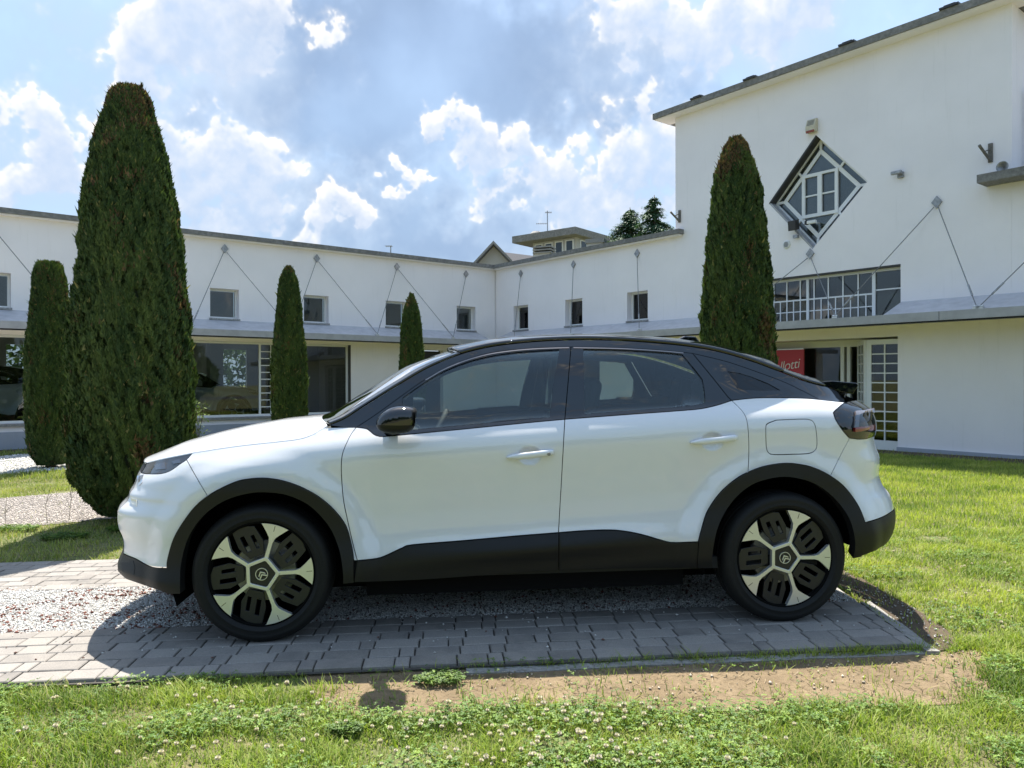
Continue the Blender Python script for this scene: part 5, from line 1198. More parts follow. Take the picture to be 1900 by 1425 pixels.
M['lamp_dark'] = paint('smoked_lamp', (0.03, 0.032, 0.036), 0, .15); M['lamp_glass'] = glass_mat('clear_lamp_cover', (.72, .74, .76), 1.5); M['lamp_lens'] = plain('lamp_reflector', (0.16, 0.17, 0.19), 0.12, .8); M['tail_red'] = plain('tail_lamp_red', (0.22, 0.02, 0.02), 0.12, 0, coat=1.0); M['tail_clear'] = plain('tail_lamp_clear', (0.30, 0.25, 0.24), 0.1, .5, coat=1.0)
M['drl'] = plain('day_lamp', (0.80, 0.76, 0.66), 0.2, coat=1)
M['cabin'] = plain('dark_cabin_trim', (0.028, 0.03, 0.032), 0.8); M['seat'] = plain('seat_cloth', (0.045, 0.047, 0.05), 0.9, 0, .2, .2, 200)

car = empty('parked_car', CARM); tag(car, 'white coupe-like hatchback with black roof, parked on the grey pavers', 'car')
# --- named lines of the body side (photo points)
A_seam = [(357, 841), (437, 829), (516, 820.5), (552, 816), (568, 812), (584, 805), (600, 794)]
B_top = [(600, 794), (630, 793), (661, 793)]
C_front = [(661, 793), (650, 808), (637, 837), (633.5, 858), (634, 889), (638, 931), (647, 975), (657, 1018), (663, 1040)]
ARF = [(312, 1101), (310.5, 1052.6), (313, 1031.6), (323.7, 997), (342, 965.8), (366, 936), (397, 913), (437, 894), (463, 888.5), (489.5, 887), (516, 890), (542, 897), (568, 908), (595, 924), (621, 947), (642, 976), (652.6, 1013), (656.6, 1040)]
ARFi = [(336, 1100), (336, 1071), (337.5, 1047), (346, 1010), (363, 976), (389.5, 947), (424, 926), (463, 915), (495, 913), (531, 917.5), (568, 933), (595, 956), (616, 984), (631, 1023), (637, 1063), (637, 1082)]
ARR = [(1293, 1053), (1295, 1010), (1302, 980), (1313, 947), (1337, 913), (1366, 888), (1389, 875.5), (1418, 865), (1455, 859.5), (1487, 862), (1513, 869), (1541, 883), (1566, 903), (1589, 934), (1601, 961), (1606, 982), (1604, 1000), (1596, 1032)]
ARRi = [(1320, 1053), (1320, 1030), (1329, 982), (1345, 947), (1368, 918), (1397, 897), (1434, 886), (1466, 885), (1500, 893), (1529, 909), (1555, 934), (1574, 963), (1583, 995), (1584, 1018), (1580, 1035)]
BELT_F = [(661, 793), (681, 796), (692, 805), (705, 810), (731, 808.5), (768, 805), (863, 796), (968, 785.5), (1048, 778)]
BELT_R = [(1048, 778), (1158, 769.7), (1263, 762), (1300, 758.5), (1330, 752), (1358, 743)]
BELT_Q = [(1358, 743), (1390, 739.5), (1426, 738), (1489, 739), (1521, 741.5), (1567, 746.5)]
B_gap = [(1048, 778), (1043, 870), (1037, 975), (1036.5, 988)]
B_gapu = [(1059.5, 643.5), (1054, 710), (1048, 778)]
R_gap = [(1358, 743), (1381, 768), (1388, 795), (1389.5, 837), (1388, 876)]
SILL_F = [(663, 1040), (699, 1036), (718, 1029.5), (747, 1016), (766, 1010.5), (858, 1003), (960, 994), (1036.5, 988)]
SILL_R = [(1036.5, 988), (1079, 984.7), (1123, 983), (1153, 984.5), (1189, 991), (1234, 1004), (1252, 1006.5), (1295, 1005)]
BOT_F = [(657, 1080), (784, 1075), (968, 1062), (1036.5, 1058.5)]
BOT_R = [(1036.5, 1058.5), (1079, 1056.6), (1180, 1054.5), (1293, 1053)]
SEAM_F = [(346, 853), (364, 885), (385, 920.5)]
SEAM_R = [(1576, 814), (1559, 846), (1541, 883)]
LAMP_L = [(262, 877), (271, 879), (297, 879), (316, 873.5), (334, 861), (346, 853), (357, 841)]
LAMP_T = [(263, 862), (300, 852.5), (357, 841)]
TAIL_L = [(1567, 746.5), (1546, 766), (1549.5, 777), (1563, 798), (1576, 813)]
TAIL_B = [(1576, 813), (1595, 815), (1608, 814)]
BUMP_F = [(232, 1029), (252.6, 1037), (279, 1050.5), (310.5, 1053)]
BUMP_R = [(1604, 970), (1630, 962), (1645, 955)]
G_top = [(661, 793), (700, 767), (747, 733), (784, 707), (824, 684), (863, 668), (903, 656), (942, 650), (981, 646.5), (1020, 644.5), (1059.5, 643.5)]
G_rear = [(1059.5, 643.5), (1158, 645.5), (1237, 650.5), (1285, 655.5)]
G_end = [(1285, 655.5), (1320, 698), (1352, 738), (1358, 743)]
Q_top = [(1285, 655.5), (1330, 666), (1368, 677), (1447, 705.5), (1487, 724), (1521, 741.5)]
def cut(line, a, b):
    """piece of a smoothed line between the points nearest a and b"""
    c = cat(line, 4); i = min(range(len(c)), key=lambda k: math.dist(c[k], a)); j = min(range(len(c)), key=lambda k: math.dist(c[k], b)); return pxm(c[i:j + 1] if i <= j else c[j:i + 1][::-1])
def rev(c): return c[::-1]
# handle scoops
hF = px(983, 845); hR = px(1322, 818.5)
DENTS += [(hF[0], hF[1], .066, .052, .026), (hR[0], hR[1], .066, .052, .026)]
W_ = M['car_white']; K_ = M['car_black']; CL_ = M['clad']
fend = Cv(A_seam) + Cv(B_top) + Cv(C_front) + cut(ARF, (656.6, 1040), (385, 920.5)) + rev(Cv(SEAM_F)) + cut(LAMP_L, (346, 853), (357, 841))
panel('front_wing', fend, W_, car)
zA, zB_ = px(262, 877)[1], px(232, 1029)[1]
bumpf = Cv(SEAM_F) + cut(ARF, (385, 920.5), (310.5, 1053)) + rev(Cv(BUMP_F))[:-1] + FCz(zB_, zA, 44) + cut(LAMP_L, (266, 878), (346, 853))
bf = panel('front_bumper', bumpf, W_, car, grid=.02)
zlow = px(312, 1101)[1]
lowf = Cv(BUMP_F)[1:] + cut(ARF, (310.5, 1053), (312, 1101)) + FCz(zlow + .001, zB_, 40)
panel('front_skirt', lowf, CL_, car, off=-.004, grid=.02)
ringF = Cv(ARF) + [px(657, 1080)] + rev(Cv(ARFi))
panel('wheel_arch_trim', ringF, CL_, car, off=-.014, thick=.05, grid=.03, gap=.0005)
fd = panel('front_door', Cv(BELT_F) + Cv(B_gap) + rev(Cv(SILL_F)) + rev(Cv(C_front)), W_, car, extra=[(hF[0], hF[1], .085)])
rd = panel('rear_door', Cv(BELT_R) + Cv(R_gap) + cut(ARR, (1388, 876), (1295, 1006)) + rev(Cv(SILL_R)) + rev(Cv(B_gap)), W_, car, extra=[(hR[0], hR[1], .085)])
flap = cat([(1440, 779.5), (1470, 778), (1500, 778), (1510, 784), (1514.5, 800), (1516, 825), (1512, 836), (1500, 841.5), (1470, 843), (1436, 843.5), (1426, 840), (1422, 830), (1421, 800), (1423, 787), (1440, 779.5)], 4)[:-1]
flapP = pxm(flap)
panel('rear_wing', Cv(BELT_Q) + Cv(TAIL_L) + Cv(SEAM_R) + cut(ARR, (1541, 883), (1388, 876)) + rev(Cv(R_gap)), W_, car, holes=[flapP])
panel('fuel_flap', flapP, W_, car, both=False, gap=.0026)
zt_, zb_ = px(1606, 814)[1], px(1645, 955)[1]
panel('rear_bumper', rev(Cv(SEAM_R)) + Cv(TAIL_B) + RCz(zt_, zb_ + .004, 36) + rev(Cv(BUMP_R)) + cut(ARR, (1604, 970), (1541, 883)), W_, car, grid=.02)
zl2 = px(1596, 1032)[1]
panel('rear_skirt', Cv(BUMP_R) + RCz(zb_, zl2 + .002, 36) + cut(ARR, (1596, 1032), (1604, 970)), CL_, car, off=-.004, grid=.02)
ringR = Cv(ARR) + rev(Cv(ARRi)); panel('wheel_arch_trim', ringR, CL_, car, off=-.014, thick=.05, gap=.0005)
panel('sill_trim', Cv(SILL_F) + [px(1036.5, 1020)] + rev(Cv(BOT_F)), CL_, car, off=-.010, thick=.04)
panel('sill_trim', Cv(SILL_R) + [px(1294, 1030)] + rev(Cv(BOT_R)) + [px(1036.5, 1020)], CL_, car, off=-.010, thick=.04)
# lamps
lampP = rev(Cv(LAMP_L))[:-1] + [(float(xn(zA)) + .004, zA)] + FCz(zA, px(263, 862)[1], 8) + Cv(LAMP_T)[1:]
hl = panel('headlamp', lampP, M['lamp_dark'], car, off=.004, grid=.02, gap=.001)
for h, mir in zip(hl, (False, True)):
    for k, (a, b) in enumerate((((285, 862), (306, 872)), ((318, 856), (334, 861)))):
        q = inset(dedupe([px(*p) for p in ((a[0], a[1]), (b[0], a[1] - 5), (b[0] + 2, b[1] - 2), (a[0] + 4, b[1]))]), .001); mk('reflector', *panel_data(q, off=-.0005, thick=.003, grid=.02, gap=0), M['lamp_lens'], h, mir)
tailP = Cv(TAIL_L) + Cv(TAIL_B) + RCz(zt_, px(1600, 742)[1], 16)
tl = panel('tail_lamp', tailP, M['car_black'], car, off=-.004, grid=.02, gap=.001)
for h, mir in zip(tl, (False, True)):
    for nm, mm, pts in (('lamp_bar', 'tail_clear', [(1584, 762), (1619, 757), (1620, 766), (1586, 770)]), ('lamp_bar', 'tail_red', [(1584, 793), (1621, 787), (1621, 798), (1584, 801)]), ('lamp_housing', 'lamp_lens', [(1584, 770), (1592, 769), (1590, 792), (1582, 793)])):
        mk(nm, *panel_data(dedupe([px(*p) for p in pts]), off=-.018, thick=.016, grid=.02, gap=0), M[mm], h, mir)
# nose jewellery
q = dedupe([px(*p) for p in ((255, 883), (267, 880), (264, 895), (258, 901))]); mk('grille_strip', *panel_data(q, off=-.006, thick=.01, grid=.02, gap=0), M['chrome'], car); mk('grille_strip', *panel_data(q, off=-.006, thick=.01, grid=.02, gap=0), M['chrome'], car, True)
q = dedupe([px(*p) for p in ((243.5, 924), (254, 927), (254, 939), (245, 934))])
for mir in (False, True): mk('day_lamp', *panel_data(q, off=-.007, thick=.01, grid=.02, gap=0), M['drl'], car, mir)
q = dedupe([px(*p) for p in ((226, 1043), (248, 1040), (251, 1052), (249, 1066), (227, 1060))])
for mir in (False, True): mk('corner_intake', *panel_data(q, off=-.006, thick=.003, grid=.02, gap=0), M['cabin'], car, mir)
# greenhouse
winF = cat([(748, 738), (784, 713), (824, 689.5), (863, 673.5), (903, 662.5), (942, 656), (981, 652), (1037, 648.8)], 6) + cat([(1037, 648.8), (1026, 715), (1019, 774)], 6)[1:] + cat([(1019, 774), (900, 785), (771, 797), (744, 799.5)], 6)[1:] + cat([(744, 799.5), (748, 738)], 6)[1:-1]
winR = cat([(1083, 648.2), (1131, 649), (1184, 651.5), (1237, 655), (1266, 658.4)], 6) + cat([(1266, 658.4), (1289, 686), (1303, 704)], 6)[1:] + cat([(1303, 704), (1307.5, 730), (1307.5, 747)], 6)[1:] + cat([(1307.5, 747), (1263, 754), (1158, 762), (1085.5, 768.4)], 6)[1:] + cat([(1085.5, 768.4), (1083, 648.2)], 6)[1:-1]
wF = pxm(winF); wR = pxm(winR)
df = panel('window_frame', Cv(G_top) + Cv(B_gapu) + rev(Cv(BELT_F)), K_, (fd[0], fd[1]), holes=[wF], thick=.035)
dr_ = panel('window_frame', Cv(G_rear) + Cv(G_end) + rev(Cv(BELT_R)) + rev(Cv(B_gapu)), K_, (rd[0], rd[1]), holes=[wR], thick=.035)
panel('window_glass', wF, M['car_glass'], (fd[0], fd[1]), off=.006, thick=.004, gap=-.004, grid=.06); panel('window_glass', wR, M['car_glass'], (rd[0], rd[1]), off=.006, thick=.004, gap=-.004, grid=.06)
# bright strip over the doors, black strip at the belt
def strip(pts, w, off, name, mat, par):
    P = [np.array(q) for q in Cv(pts, 8)]; up = []
    for i, p in enumerate(P): d = P[min(i + 1, len(P) - 1)] - P[max(i - 1, 0)]; d /= np.linalg.norm(d); up.append(p + np.array((-d[1], d[0])) * w)
    return panel(name, [tuple(p) for p in P] + [tuple(p) for p in up[::-1]], mat, par, off=off, thick=.006, gap=0, grid=.1)
M['trim_strip'] = plain('dark_bright_strip', (0.30, 0.27, 0.26), 0.25, .8)
strip([(790, 706), (824, 686.5), (863, 670.5), (903, 659), (942, 652.8), (981, 649), (1020, 647), (1056, 646)], .006, -.003, 'trim_strip', M['trim_strip'], (fd[0], fd[1]))
strip([(1064, 646), (1158, 648), (1237, 653), (1268, 656)], .006, -.003, 'trim_strip', M['trim_strip'], (rd[0], rd[1]))
quart = Cv(Q_top) + rev(Cv(BELT_Q[:5])) + rev(Cv(G_end))
panel('quarter_panel', quart, K_, car, thick=.02, holes=[[px(*p) for p in ((1351, 690), (1372, 693), (1395, 700), (1425, 712), (1447, 724), (1410, 724.5), (1369, 722))]])
panel('quarter_glass', [px(*p) for p in ((1351, 690), (1372, 693), (1395, 700), (1425, 712), (1447, 724), (1410, 724.5), (1369, 722))], M['dark_glass'], car, off=.004, gap=-.004, thick=.004, grid=.05)
# roof rail line
RR = [(612, 789), (640, 777), (670, 758), (700, 739), (742, 713), (790, 685), (840, 663), (880, 650.5), (930, 641), (1000, 634), (1080, 631), (1160, 633), (1240, 639), (1300, 646.5), (1345, 656), (1395, 671), (1447, 690), (1490, 706), (1530, 717)]
band = Cv(RR) + [px(1569, 731), px(1567, 746.5)] + [px(1521, 741.5)] + rev(Cv(Q_top)) + rev(Cv(G_rear))[1:] + rev(Cv(G_top))[1:] + [px(640, 793)]
panel('roof_side', band, K_, car, thick=.03, gap=.001)
SIL = [(560, 800), (618, 772), (680, 735), (742, 697), (784, 674), (837, 652.5), (863, 643), (903, 634), (942, 629.5), (1021, 625.5), (1079, 624), (1158, 626), (1237, 631.6), (1300, 639.5), (1342, 648.7), (1395, 663), (1447, 681.6), (1500, 701), (1531, 708), (1560, 712)]
su, sv = [p[0] for p in SIL], [p[1] for p in SIL]
def proj_u(x, y):
    w = np.array(CARM @ Vector((x, y, 1.3))); d = w - _C; return CX + FPX * (d @ _R) / d[1]
def sil_z(x, y): u = proj_u(x, y); return car_plane(u, np.interp(u, su, sv), y)[1]
E_all = [(lambda q: (q[0], float(S(*q)), q[1]))(p) for p in pxm(cat(RR, 5))]
Cn_all = []
iw = min(range(len(E_all)), key=lambda i: abs(E_all[i][0] - px(856, 657)[0])); ib = min(range(len(E_all)), key=lambda i: abs(E_all[i][0] - px(1452, 692)[0]))
for i, (x, y, z) in enumerate(E_all):
    f = min(1, max(0, (i - iw * .75) / (iw * .5))); f = f * f * (3 - 2 * f)
    xc = x - .13 * (1 - f); zc = (z + .028) * (1 - f) + f * max(z + .005, sil_z(x, .62)); Cn_all.append((xc, zc))
hz = .90
loft('windscreen', E_all[:iw + 1], Cn_all[:iw + 1], M['car_glass'], car, 21, 2.0, -hz, hz)
for sgn, nm in ((-1, 'a_pillar'), (1, 'a_pillar')): loft(nm, E_all[:iw + 1], Cn_all[:iw + 1], K_, car, 6, 2.0, -1 if sgn < 0 else hz, -hz if sgn < 0 else 1, .012)
loft('roof', E_all[iw:ib + 1], Cn_all[iw:ib + 1], K_, car, 31, 2.6, thick=.02)
loft('tailgate_glass', E_all[ib:], Cn_all[ib:], M['dark_glass'], car, 17, 2.6, -.86, .86)
for a, b in ((-1, -.86), (.86, 1)): loft('tailgate_pillar', E_all[ib:], Cn_all[ib:], K_, car, 5, 2.6, a, b, .012)
# spoiler lip, tailgate, rear and front faces
spx = [car_plane(u, v, .24) for u, v in ((1526, 708), (1545, 706.5), (1590, 710.5), (1593, 715), (1583, 731), (1560, 727), (1528, 716))]
sp = MB().prism(spx, .24, 2 * YC - .24, 'y').build('spoiler', K_, car, .004)
ez0 = px(1567, 746.5)[1]
def rear_edge(z0, z1, n): return [(float(xr(z)), float(S(xr(z), z)), float(z)) for z in np.linspace(z0, z1, n)]
def rear_c(E, b): return [(x + b, z) for x, y, z in E]
E = [E_all[-1]] + [(float(xr(z)), float(S(xr(z), z)), float(z)) for z in (px(1600, 742)[1],)]; loft('tailgate_window_base', E, [(x + .06, z) for x, y, z in E], K_, car, 15)
E = rear_edge(px(1600, 742)[1], zt_, 10); loft('tailgate', E, rear_c(E, .12), K_, car, 15, 2.2)
E = rear_edge(zt_, zb_, 24); loft('rear_bumper_face', E, rear_c(E, .13), W_, car, 17, 2.2)
E = rear_edge(zb_, zl2, 16); loft('rear_skirt_face', E, rear_c(E, .13), CL_, car, 17, 2.2)
def front_edge(z0, z1, n): return [(float(xn(z)), float(S(xn(z), z)), float(z)) for z in np.linspace(z0, z1, n)]
ztop = px(263, 862)[1]
for a, b, nm, mm in ((ztop, zA, 'grille', CL_), (zA, px(226, 1000)[1], 'front_bumper_face', W_), (px(226, 1000)[1], zB_, 'lower_grille', M['cabin']), (zB_, zlow, 'front_skirt_face', CL_)):
    E = front_edge(a, b, 22); loft(nm, E, [(x - .13, z) for x, y, z in E], mm, car, 17, 2.0, flip=True)
# bonnet
hoodpx = cat(LAMP_T, 5) + cat(A_seam, 5)[1:] + [(606, 789)]
HE = [(float(xn(ztop)) + .002, float(S(xn(ztop), ztop)), ztop + .003)] + [(lambda q: (q[0], float(S(*q)) + .002, q[1] + .001))(p) for p in pxm(hoodpx[1:])]
HE = resamp(HE, 40)
hc = [(float(xn(ztop)) - .115, ztop + .018)] + [car_plane(u, v, .66) for u, v in ((300, 835), (347, 816.5), (410, 800), (463, 788.5), (516, 779.5), (568, 774.5), (600, 772), (612, 772))]
HC = resamp(hc, 40)
loft('bonnet', HE, HC, W_, car, 41, 2.5, thick=.012, flip=True)
cw = [E_all[0], E_all[1]]; 
MB().box(HE[-1][0] - .05, E_all[2][0] + .02, .12, 2 * YC - .12, .80, HE[-1][2] - .03).build('cowl', M['cabin'], car)
for s in (0, 1):
    a = Vector((HC[-1][0] + .10, .45 + s * .6, HC[-1][1] + .0)); wpr = MB().bar(a, a + Vector((.16, -.30, .05)), .010).bar(a + Vector((0, .1, -.005)), a + Vector((.14, -.05, .03)), .012).box(a.x - .03, a.x + .03, a.y - .03, a.y + .03, a.z - .03, a.z + .012).build('wiper', M['clad'], car)
# shark fin
pf_ = [car_plane(u, v, .86) for u, v in ((1240, 636), (1256, 630), (1270, 623.5), (1290, 624.5), (1297, 634), (1298, 642))]
MB().prism(pf_, .845, .905, 'y').build('antenna_fin', K_, car, .008)
# dark shell under the skin so that the shut lines read as gaps
shell = Cv(A_seam) + Cv(B_top) + Cv(BELT_F)[1:] + Cv(BELT_R)[1:] + Cv(BELT_Q)[1:] + Cv(TAIL_L)[1:] + Cv(SEAM_R)[1:] + cut(ARRi, (1529, 909), (1320, 1053)) + rev(Cv(BOT_R)) + rev(Cv(BOT_F))[1:] + cut(ARFi, (637, 1082), (389, 947)) + rev(Cv(SEAM_F))
panel('inner_shell', shell, M['dark'], car, off=.022, thick=.02, gap=.006, grid=.06)
# handles
for (par, c, a, b, lock) in ((fd, hF, (940, 848.5), (1027, 838.5), True), (rd, hR, (1280, 821), (1366.5, 811.5), False)):
    for sgn, pr in ((0, par[0]), (1, par[1])):
        A_, B2 = px(*a), px(*b); pts = []; rr_ = []
        mb = MB(); n = 14; rings = []
        for i in range(n + 1):
            t = i / n; x = A_[0] + (B2[0] - A_[0]) * t; z = A_[1] + (B2[1] - A_[1]) * t; hgt = .0165 * (min(1, (t + .04) / .30) ** .6) * (1 - .25 * max(0, (t - .9) / .1)); bow = .030 * math.sin(math.pi * min(1, max(0, t * .96 + .02))) ** .45
            y = float(np.interp(belt(x) * 0 + z - belt(x), _q, _qs)) - bow; dep = .012
            for k in range(10): a_ = 2 * math.pi * k / 10; rings.append((x, y + dep * math.sin(a_) * .8, z + hgt * math.cos(a_)))
        mb.add(rings, [(i * 10 + k, i * 10 + (k + 1) % 10, (i + 1) * 10 + (k + 1) % 10, (i + 1) * 10 + k) for i in range(n) for k in range(10)] + [tuple(range(10)), tuple(range(n * 10, n * 10 + 10))])
        if sgn: mb.v = [(x, 2 * YC - y, z) for x, y, z in mb.v]
        h = mb.build('door_handle', W_, pr, smooth=True)
        if lock and not sgn:
            x, z = px(1017, 841.5); y = float(S(x, z)) - .034; MB().lathe([(.0, -.001), (.008, -.001), (.009, .004)], 16, 'y', (x, y, z)).build('lock_cap', M['grey_metal'], h)
# mirrors
def mirror_mesh(part):
    mb = MB(); nu, nv = 20, 14; cx_, cz_ = car_plane(737, 777, -.12); L_, Hh, Wd = .098, .068, .105; V = []
    for i in range(nv + 1):
        ph = -math.pi / 2 + math.pi * i / nv
        for k in range(nu):
            th = 2 * math.pi * k / nu; c, s = math.cos(ph), math.sin(ph); ct, st = math.cos(th), math.sin(th); e = .62
            f = lambda q, e: math.copysign(abs(q) ** e, q)
            x = f(c, e) * f(ct, e); y = f(c, e) * f(st, e); z = f(s, .72)
            x2 = x * L_ if x > 0 else x * L_ * (1.0 - .25 * max(0, z)); V.append((cx_ + min(x2, L_ * .90) + .012 * z, -.115 + y * Wd, cz_ + z * Hh * (1 - .16 * max(0, -x)) - .004))
    F_ = [(i * nu + k, i * nu + (k + 1) % nu, (i + 1) * nu + (k + 1) % nu, (i + 1) * nu + k) for i in range(nv) for k in range(nu)]
    zc_ = cz_ - .022
    keep = [f for f in F_ if (sum(V[i][2] for i in f) / 4 > zc_ and sum(V[i][0] for i in f) / 4 < cx_ + L_ * .78) == (part == 'shell')]
    used = sorted({i for f in keep for i in f}); mp = {a: b for b, a in enumerate(used)}
    return [V[i] for i in used], [tuple(mp[i] for i in f) for f in keep], cx_, cz_
for mir in (0, 1):
    rt = empty('door_mirror', None, fd[mir])
    for part, mm in (('shell', K_), ('base', CL_)):
        V, F_, cx_, cz_ = mirror_mesh(part); V = [(x, 2 * YC - y, z) if mir else (x, y, z) for x, y, z in V]; o = MB().add(V, F_).build('mirror_' + part, mm, rt, smooth=True)
    Y_ = (lambda y: 2 * YC - y) if mir else (lambda y: y)
    g_ = MB().add([(cx_ + .0892, Y_(y), z) for y, z in ((-.20, cz_ - .045), (-.035, cz_ - .045), (-.035, cz_ + .045), (-.20, cz_ + .045))], [(0, 1, 2, 3)]).build('mirror_glass', M['chrome'], rt)
    foot = MB().tube([(cx_ - .05, Y_(.075), cz_ - .062), (cx_ - .02, Y_(-.0), cz_ - .055), (cx_ + .0, Y_(-.08), cz_ - .04)], [.036, .03, .035], 10).build('mirror_foot', CL_, rt, smooth=True)
# underbody, arches
zs_ = .19
MB().box(-HUBX - .35, HUBX + .35, .36, 2 * YC - .36, zs_ - .02, .36).box(-HUBX + .50, HUBX - .52, .10, 2 * YC - .10, zs_ + .0, .30).build('underbody', M['shadow_liner'], car)
for hx in (-HUBX, HUBX):
    for mir in (0, 1):
        Rl = .436; V = []; n = 28
        for y in (.02, .42):
            for k in range(n + 1): a = rad(-6 if hx < 0 else 3) + rad(206 if hx < 0 else 187) * k / n; V.append((hx + Rl * math.cos(a), 2 * YC - y if mir else y, HZ + Rl * math.sin(a)))
        F_ = [(k, k + 1, n + 1 + k + 1, n + 1 + k) for k in range(n)] + [tuple(range(n + 1, 2 * n + 2))]
        MB().add(V, F_).build('wheel_arch_liner', M['shadow_liner'], car)
# cabin
cz = .52
MB().box(-.95, 1.55, .07, 2 * YC - .07, .28, .34).build('cabin_floor', M['cabin'], car)
MB().add([(-.98, .10, .45), (-.98, 2 * YC - .10, .45), (-.62, .10, .45), (-.62, 2 * YC - .10, .45), (-1.0, .10, 1.0), (-1.0, 2 * YC - .10, 1.0), (-.60, .12, .97), (-.60, 2 * YC - .12, .97), (-.80, .12, 1.045), (-.80, 2 * YC - .12, 1.045)], [(0, 1, 5, 4), (4, 5, 9, 8), (8, 9, 7, 6), (6, 7, 3, 2), (2, 3, 1, 0), (0, 4, 8, 6, 2), (1, 3, 7, 9, 5)]).build('dashboard', M['cabin'], car, .03)
for yy in (.08, 2 * YC - .08 - .03): MB().box(-.8, .86, yy, yy + .03, .34, 1.02).build('door_lining', M['cabin'], car)
MB().box(1.20, 1.9, .22, 2 * YC - .22, .75, .80).build('parcel_shelf', M['cabin'], car)
def seat(x, y, w, name='seat'):
    r_ = empty(name, Matrix.Translation((x, y, 0)), car)
    MB().prism([(-.28, .40), (.24, .36), (.26, .46), (-.26, .54), (-.30, .50)], -w / 2, w / 2, 'y').build('cushion', M['seat'], r_, .04)
    MB().prism([(.16, .42), (.30, .40), (.50, 1.02), (.47, 1.08), (.38, 1.06)], -w / 2 + .02, w / 2 - .02, 'y').build('backrest', M['seat'], r_, .045)
    MB().prism([(.43, 1.10), (.51, 1.11), (.55, 1.26), (.51, 1.30), (.46, 1.28)], -.12, .12, 'y').build('headrest', M['seat'], r_, .03)
    MB().bar((.46, -.05, 1.05), (.48, -.05, 1.13), .007).bar((.46, .05, 1.05), (.48, .05, 1.13), .007).build('headrest_post', M['chrome'], r_)
for yy in (.44, 2 * YC - .44): seat(-.10, yy, .50)
for yy in (.42, YC, 2 * YC - .42): seat(.72, yy, .44)
sw = empty('steering_wheel', Matrix.Translation((-.50, .46, .955)) @ Matrix.Rotation(rad(-64), 4, 'Y'), car)
pts = [(.175 * math.cos(t), .175 * math.sin(t), 0) for t in np.linspace(0, 2 * math.pi, 33)]; MB().tube(pts, .015, 8, False).build('rim', M['cabin'], sw, smooth=True); MB().box(-.05, .05, -.16, .16, -.02, .01).box(-.15, .0, -.02, .02, -.02, .0).build('spoke', M['cabin'], sw, .01); MB().bar((0, 0, -.01), (0, 0, -.22), .03, 10).build('column', M['cabin'], sw)
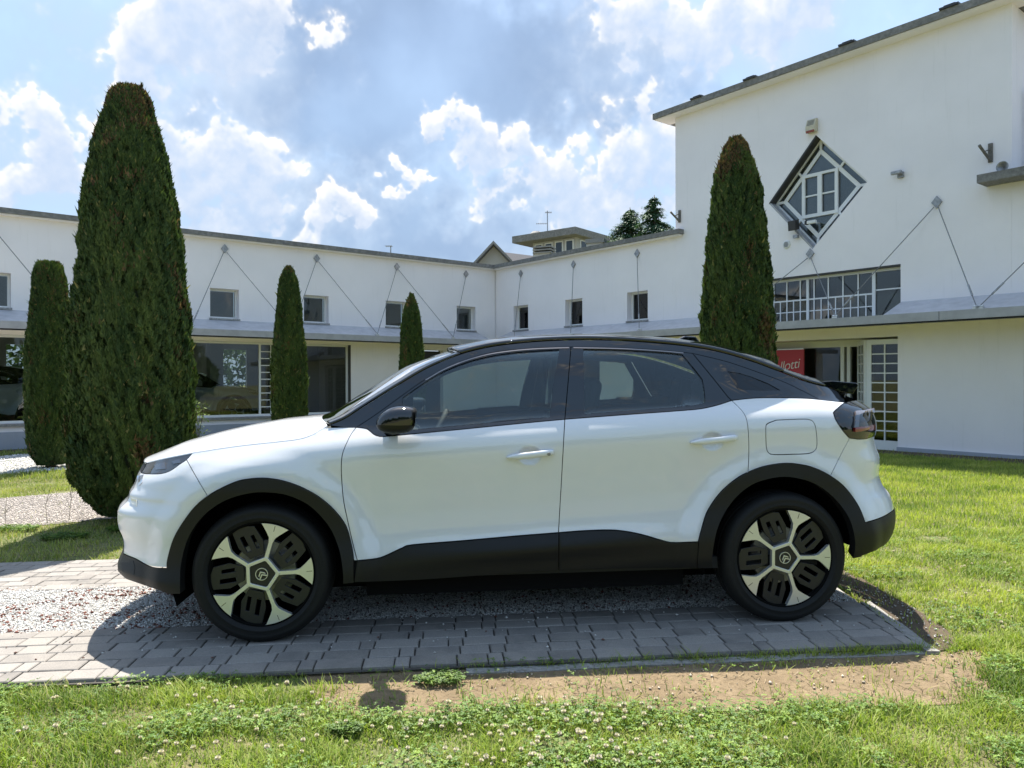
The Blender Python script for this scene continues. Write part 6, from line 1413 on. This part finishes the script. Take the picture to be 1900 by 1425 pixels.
# wheels
def wheel(hx, y0, mir):
    w = empty('wheel', Matrix.Translation((hx, y0, HZ)) @ (Matrix.Rotation(math.pi, 4, 'Z') if mir else Matrix.Identity(4)), car)
    return w
RO, RI = .3435, .2585
def wheel_parts(w, rot):
    prof = [(.246, .03), (.258, .012), (.262, .004), (.268, .0), (.277, -.006), (.279, -.0075), (.281, -.0055), (.295, -.010), (.299, -.0085), (.302, -.010), (.318, -.006), (.330, .006), (.337, .018), (.3405, .030), (.3425, .045), (.3425, .058), (.336, .060), (.336, .068), (RO, .070), (RO, .096), (.336, .098), (.336, .106), (RO, .108), (.3425, .134), (.336, .136), (.336, .144), (.3415, .146), (.338, .172), (.325, .192), (.29, .205), (.25, .2)]
    mb = MB().lathe(prof, 120, 'y'); t = mb.build('tyre', M['tyre'], w, smooth=True)
    # shoulder sipes
    sb = MB()
    for k in range(72):
        a = 2 * math.pi * k / 72; d = Vector((math.cos(a), 0, math.sin(a))); tg = Vector((-math.sin(a), 0, math.cos(a)))
        c1 = d * .3405 + Vector((0, .016, 0)); v = [c1 + tg * .0042 + d * -.01, c1 - tg * .0042 + d * -.01, d * .3433 + Vector((0, .056, 0)) - tg * .0042, d * .3433 + Vector((0, .056, 0)) + tg * .0042]
        sb.add([tuple(q) for q in v], [(0, 1, 2, 3)])
    sb.build('tread_sipe', M['rim_dark'], t)
    MB().lathe([(RI + .003, .010), (RI - .004, .006), (RI - .010, .010), (RI - .012, .05), (RI - .03, .16), (.0, .17)], 72, 'y').build('rim_barrel', M['rim_dark'], w, smooth=True)
    MB().lathe([(.0, .085), (.15, .085), (.155, .10)], 48, 'y').build('brake_disc', M['grey_metal'], w)
    def pol(r_, a): return (r_ * math.cos(a), r_ * math.sin(a))
    for k in range(5):
        a0 = rot + 2 * math.pi * k / 5
        half = [(.066, .0100), (.10, .0088), (.160, .0092), (.184, .0150), (.204, .031), (.224, .050), (.241, .066)]
        arc = [pol(RI - .008, a) for a in np.linspace(-.288, .288, 11)]
        pl = [(r_, -t_) for r_, t_ in half] + arc + [(r_, t_) for r_, t_ in half[::-1]]
        c, s = math.cos(a0), math.sin(a0); pl = [(x * c - z * s, x * s + z * c) for x, z in pl]
        sp_ = MB().prism(pl, .004, .030).build('spoke', M['rim_silver'], w, .0025)
        q = [(.217, -.0012), (.245, -.0012), (.245, .0012), (.217, .0012)]; MB().prism([(x * c - z * s, x * s + z * c) for x, z in q], .0032, .0050).build('groove', M['rim_black'], sp_)
        # black blades between the spokes
        am = a0 + math.pi / 5; cm, sm = math.cos(am), math.sin(am)
        sk = .10
        def T(p): x, z = p; z = z + sk * (x - .15); return (x * cm - z * sm, x * sm + z * cm)
        bl = [(.088, -.036), (.155, -.062), (.234, -.054), (.247, -.02), (.249, .02), (.238, .056), (.155, .062), (.088, .036)]
        holes = [[(.125, -.034), (.195, -.034), (.195, -.016), (.125, -.016)], [(.125, .012), (.205, .012), (.205, .034), (.125, .034)]]
        plate_mb([T(p) for p in bl], [[T(p) for p in h] for h in holes], .018, .034).build('blade', M['rim_black'], w, .0015)
    pen = lambda r_: [pol(r_, rot + 2 * math.pi * k / 5) for k in range(5)]
    plate_mb(pen(.090), [pen(.069)], .002, .030).build('hub_ring', M['rim_silver'], w, .002)
    MB().prism(pen(.0695), .010, .03).build('hub_cap', M['rim_black'], w, .002)
    em = plate_mb([pol(.0305, t) for t in np.linspace(0, 2 * math.pi, 28, endpoint=False)], [[pol(.0275, t) for t in np.linspace(0, 2 * math.pi, 28, endpoint=False)]], .004, .0095).build('emblem', M['rim_silver'], w)
    for k in (0, 1):
        o = -.0085 + k * .0145; mbk = MB()
        pts = [(-.0195 + .002 * k, o - .0065), (0, o + .0095), (.0195 - .002 * k, o - .0065), (.0195 - .002 * k, o - .0135), (0, o + .0025), (-.0195 + .002 * k, o - .0135)]
        c, s = math.cos(rad(28)), math.sin(rad(28)); pts = [(x * c - z * s, x * s + z * c) for x, z in pts]
        mbk.add([(x, y, z) for y in (.004, .0095) for x, z in pts], [(0, 1, 4, 5), (1, 2, 3, 4), (6, 11, 10, 7), (7, 10, 9, 8), (0, 6, 7, 1), (1, 7, 8, 2), (2, 8, 9, 3), (3, 9, 10, 4), (4, 10, 11, 5), (5, 11, 6, 0)]).build('chevron', M['rim_silver'], em)
w0 = wheel(-HUBX, 0.0, False); wheel_parts(w0, rad(2))
def copy_tree(o, parent):
    c = o.copy(); COL.objects.link(c); c.parent = parent
    for ch in list(o.children): copy_tree(ch, c)
    return c
wls = []
for hx, y, mir in ((HUBX, 0.0, False), (-HUBX, 2 * YC, True), (HUBX, 2 * YC, True)):
    c = copy_tree(w0, car); c.matrix_local = Matrix.Translation((hx, y, HZ)) @ (Matrix.Rotation(math.pi, 4, 'Z') if mir else Matrix.Rotation(rad(3), 4, 'Y')); wls.append(c)
print('car', len([o for o in bpy.data.objects if o.parent == car]), 'nose x', xn(.6), 'tail', xr(.6))

# cars on show inside the left wing
KEEP = {'front_wing', 'front_bumper', 'front_skirt', 'front_door', 'rear_door', 'rear_wing', 'rear_bumper', 'rear_skirt', 'wheel_arch_trim', 'sill_trim', 'headlamp', 'tail_lamp', 'roof_side', 'quarter_panel', 'windscreen', 'roof', 'bonnet', 'a_pillar', 'inner_shell', 'wheel', 'tailgate', 'rear_bumper_face', 'front_bumper_face', 'tailgate_glass', 'tailgate_pillar'}
bpy.context.view_layer.update()
for (x, y, rz, lab) in ((-8.2, 3.4, 168, 'car on show behind the shop window beside the largest cypress'), (-13.1, 2.2, 14, 'car on show behind the glass at the far left edge')):
    c = empty('showroom_car', FL @ Matrix.Translation((x, y, .125)) @ Matrix.Rotation(rad(rz), 4, 'Z') @ Matrix.Translation((0, -YC, 0))); tag(c, lab, 'car', 'cars inside the showroom')
    for ch in list(car.children):
        if ch.name.split('.')[0] in KEEP:
            k = ch.copy(); COL.objects.link(k); k.parent = c
            for g2 in list(ch.children):
                if g2.name.split('.')[0] in ('window_frame', 'window_glass', 'tyre', 'rim_barrel', 'spoke', 'hub_ring'): k2 = g2.copy(); COL.objects.link(k2); k2.parent = k
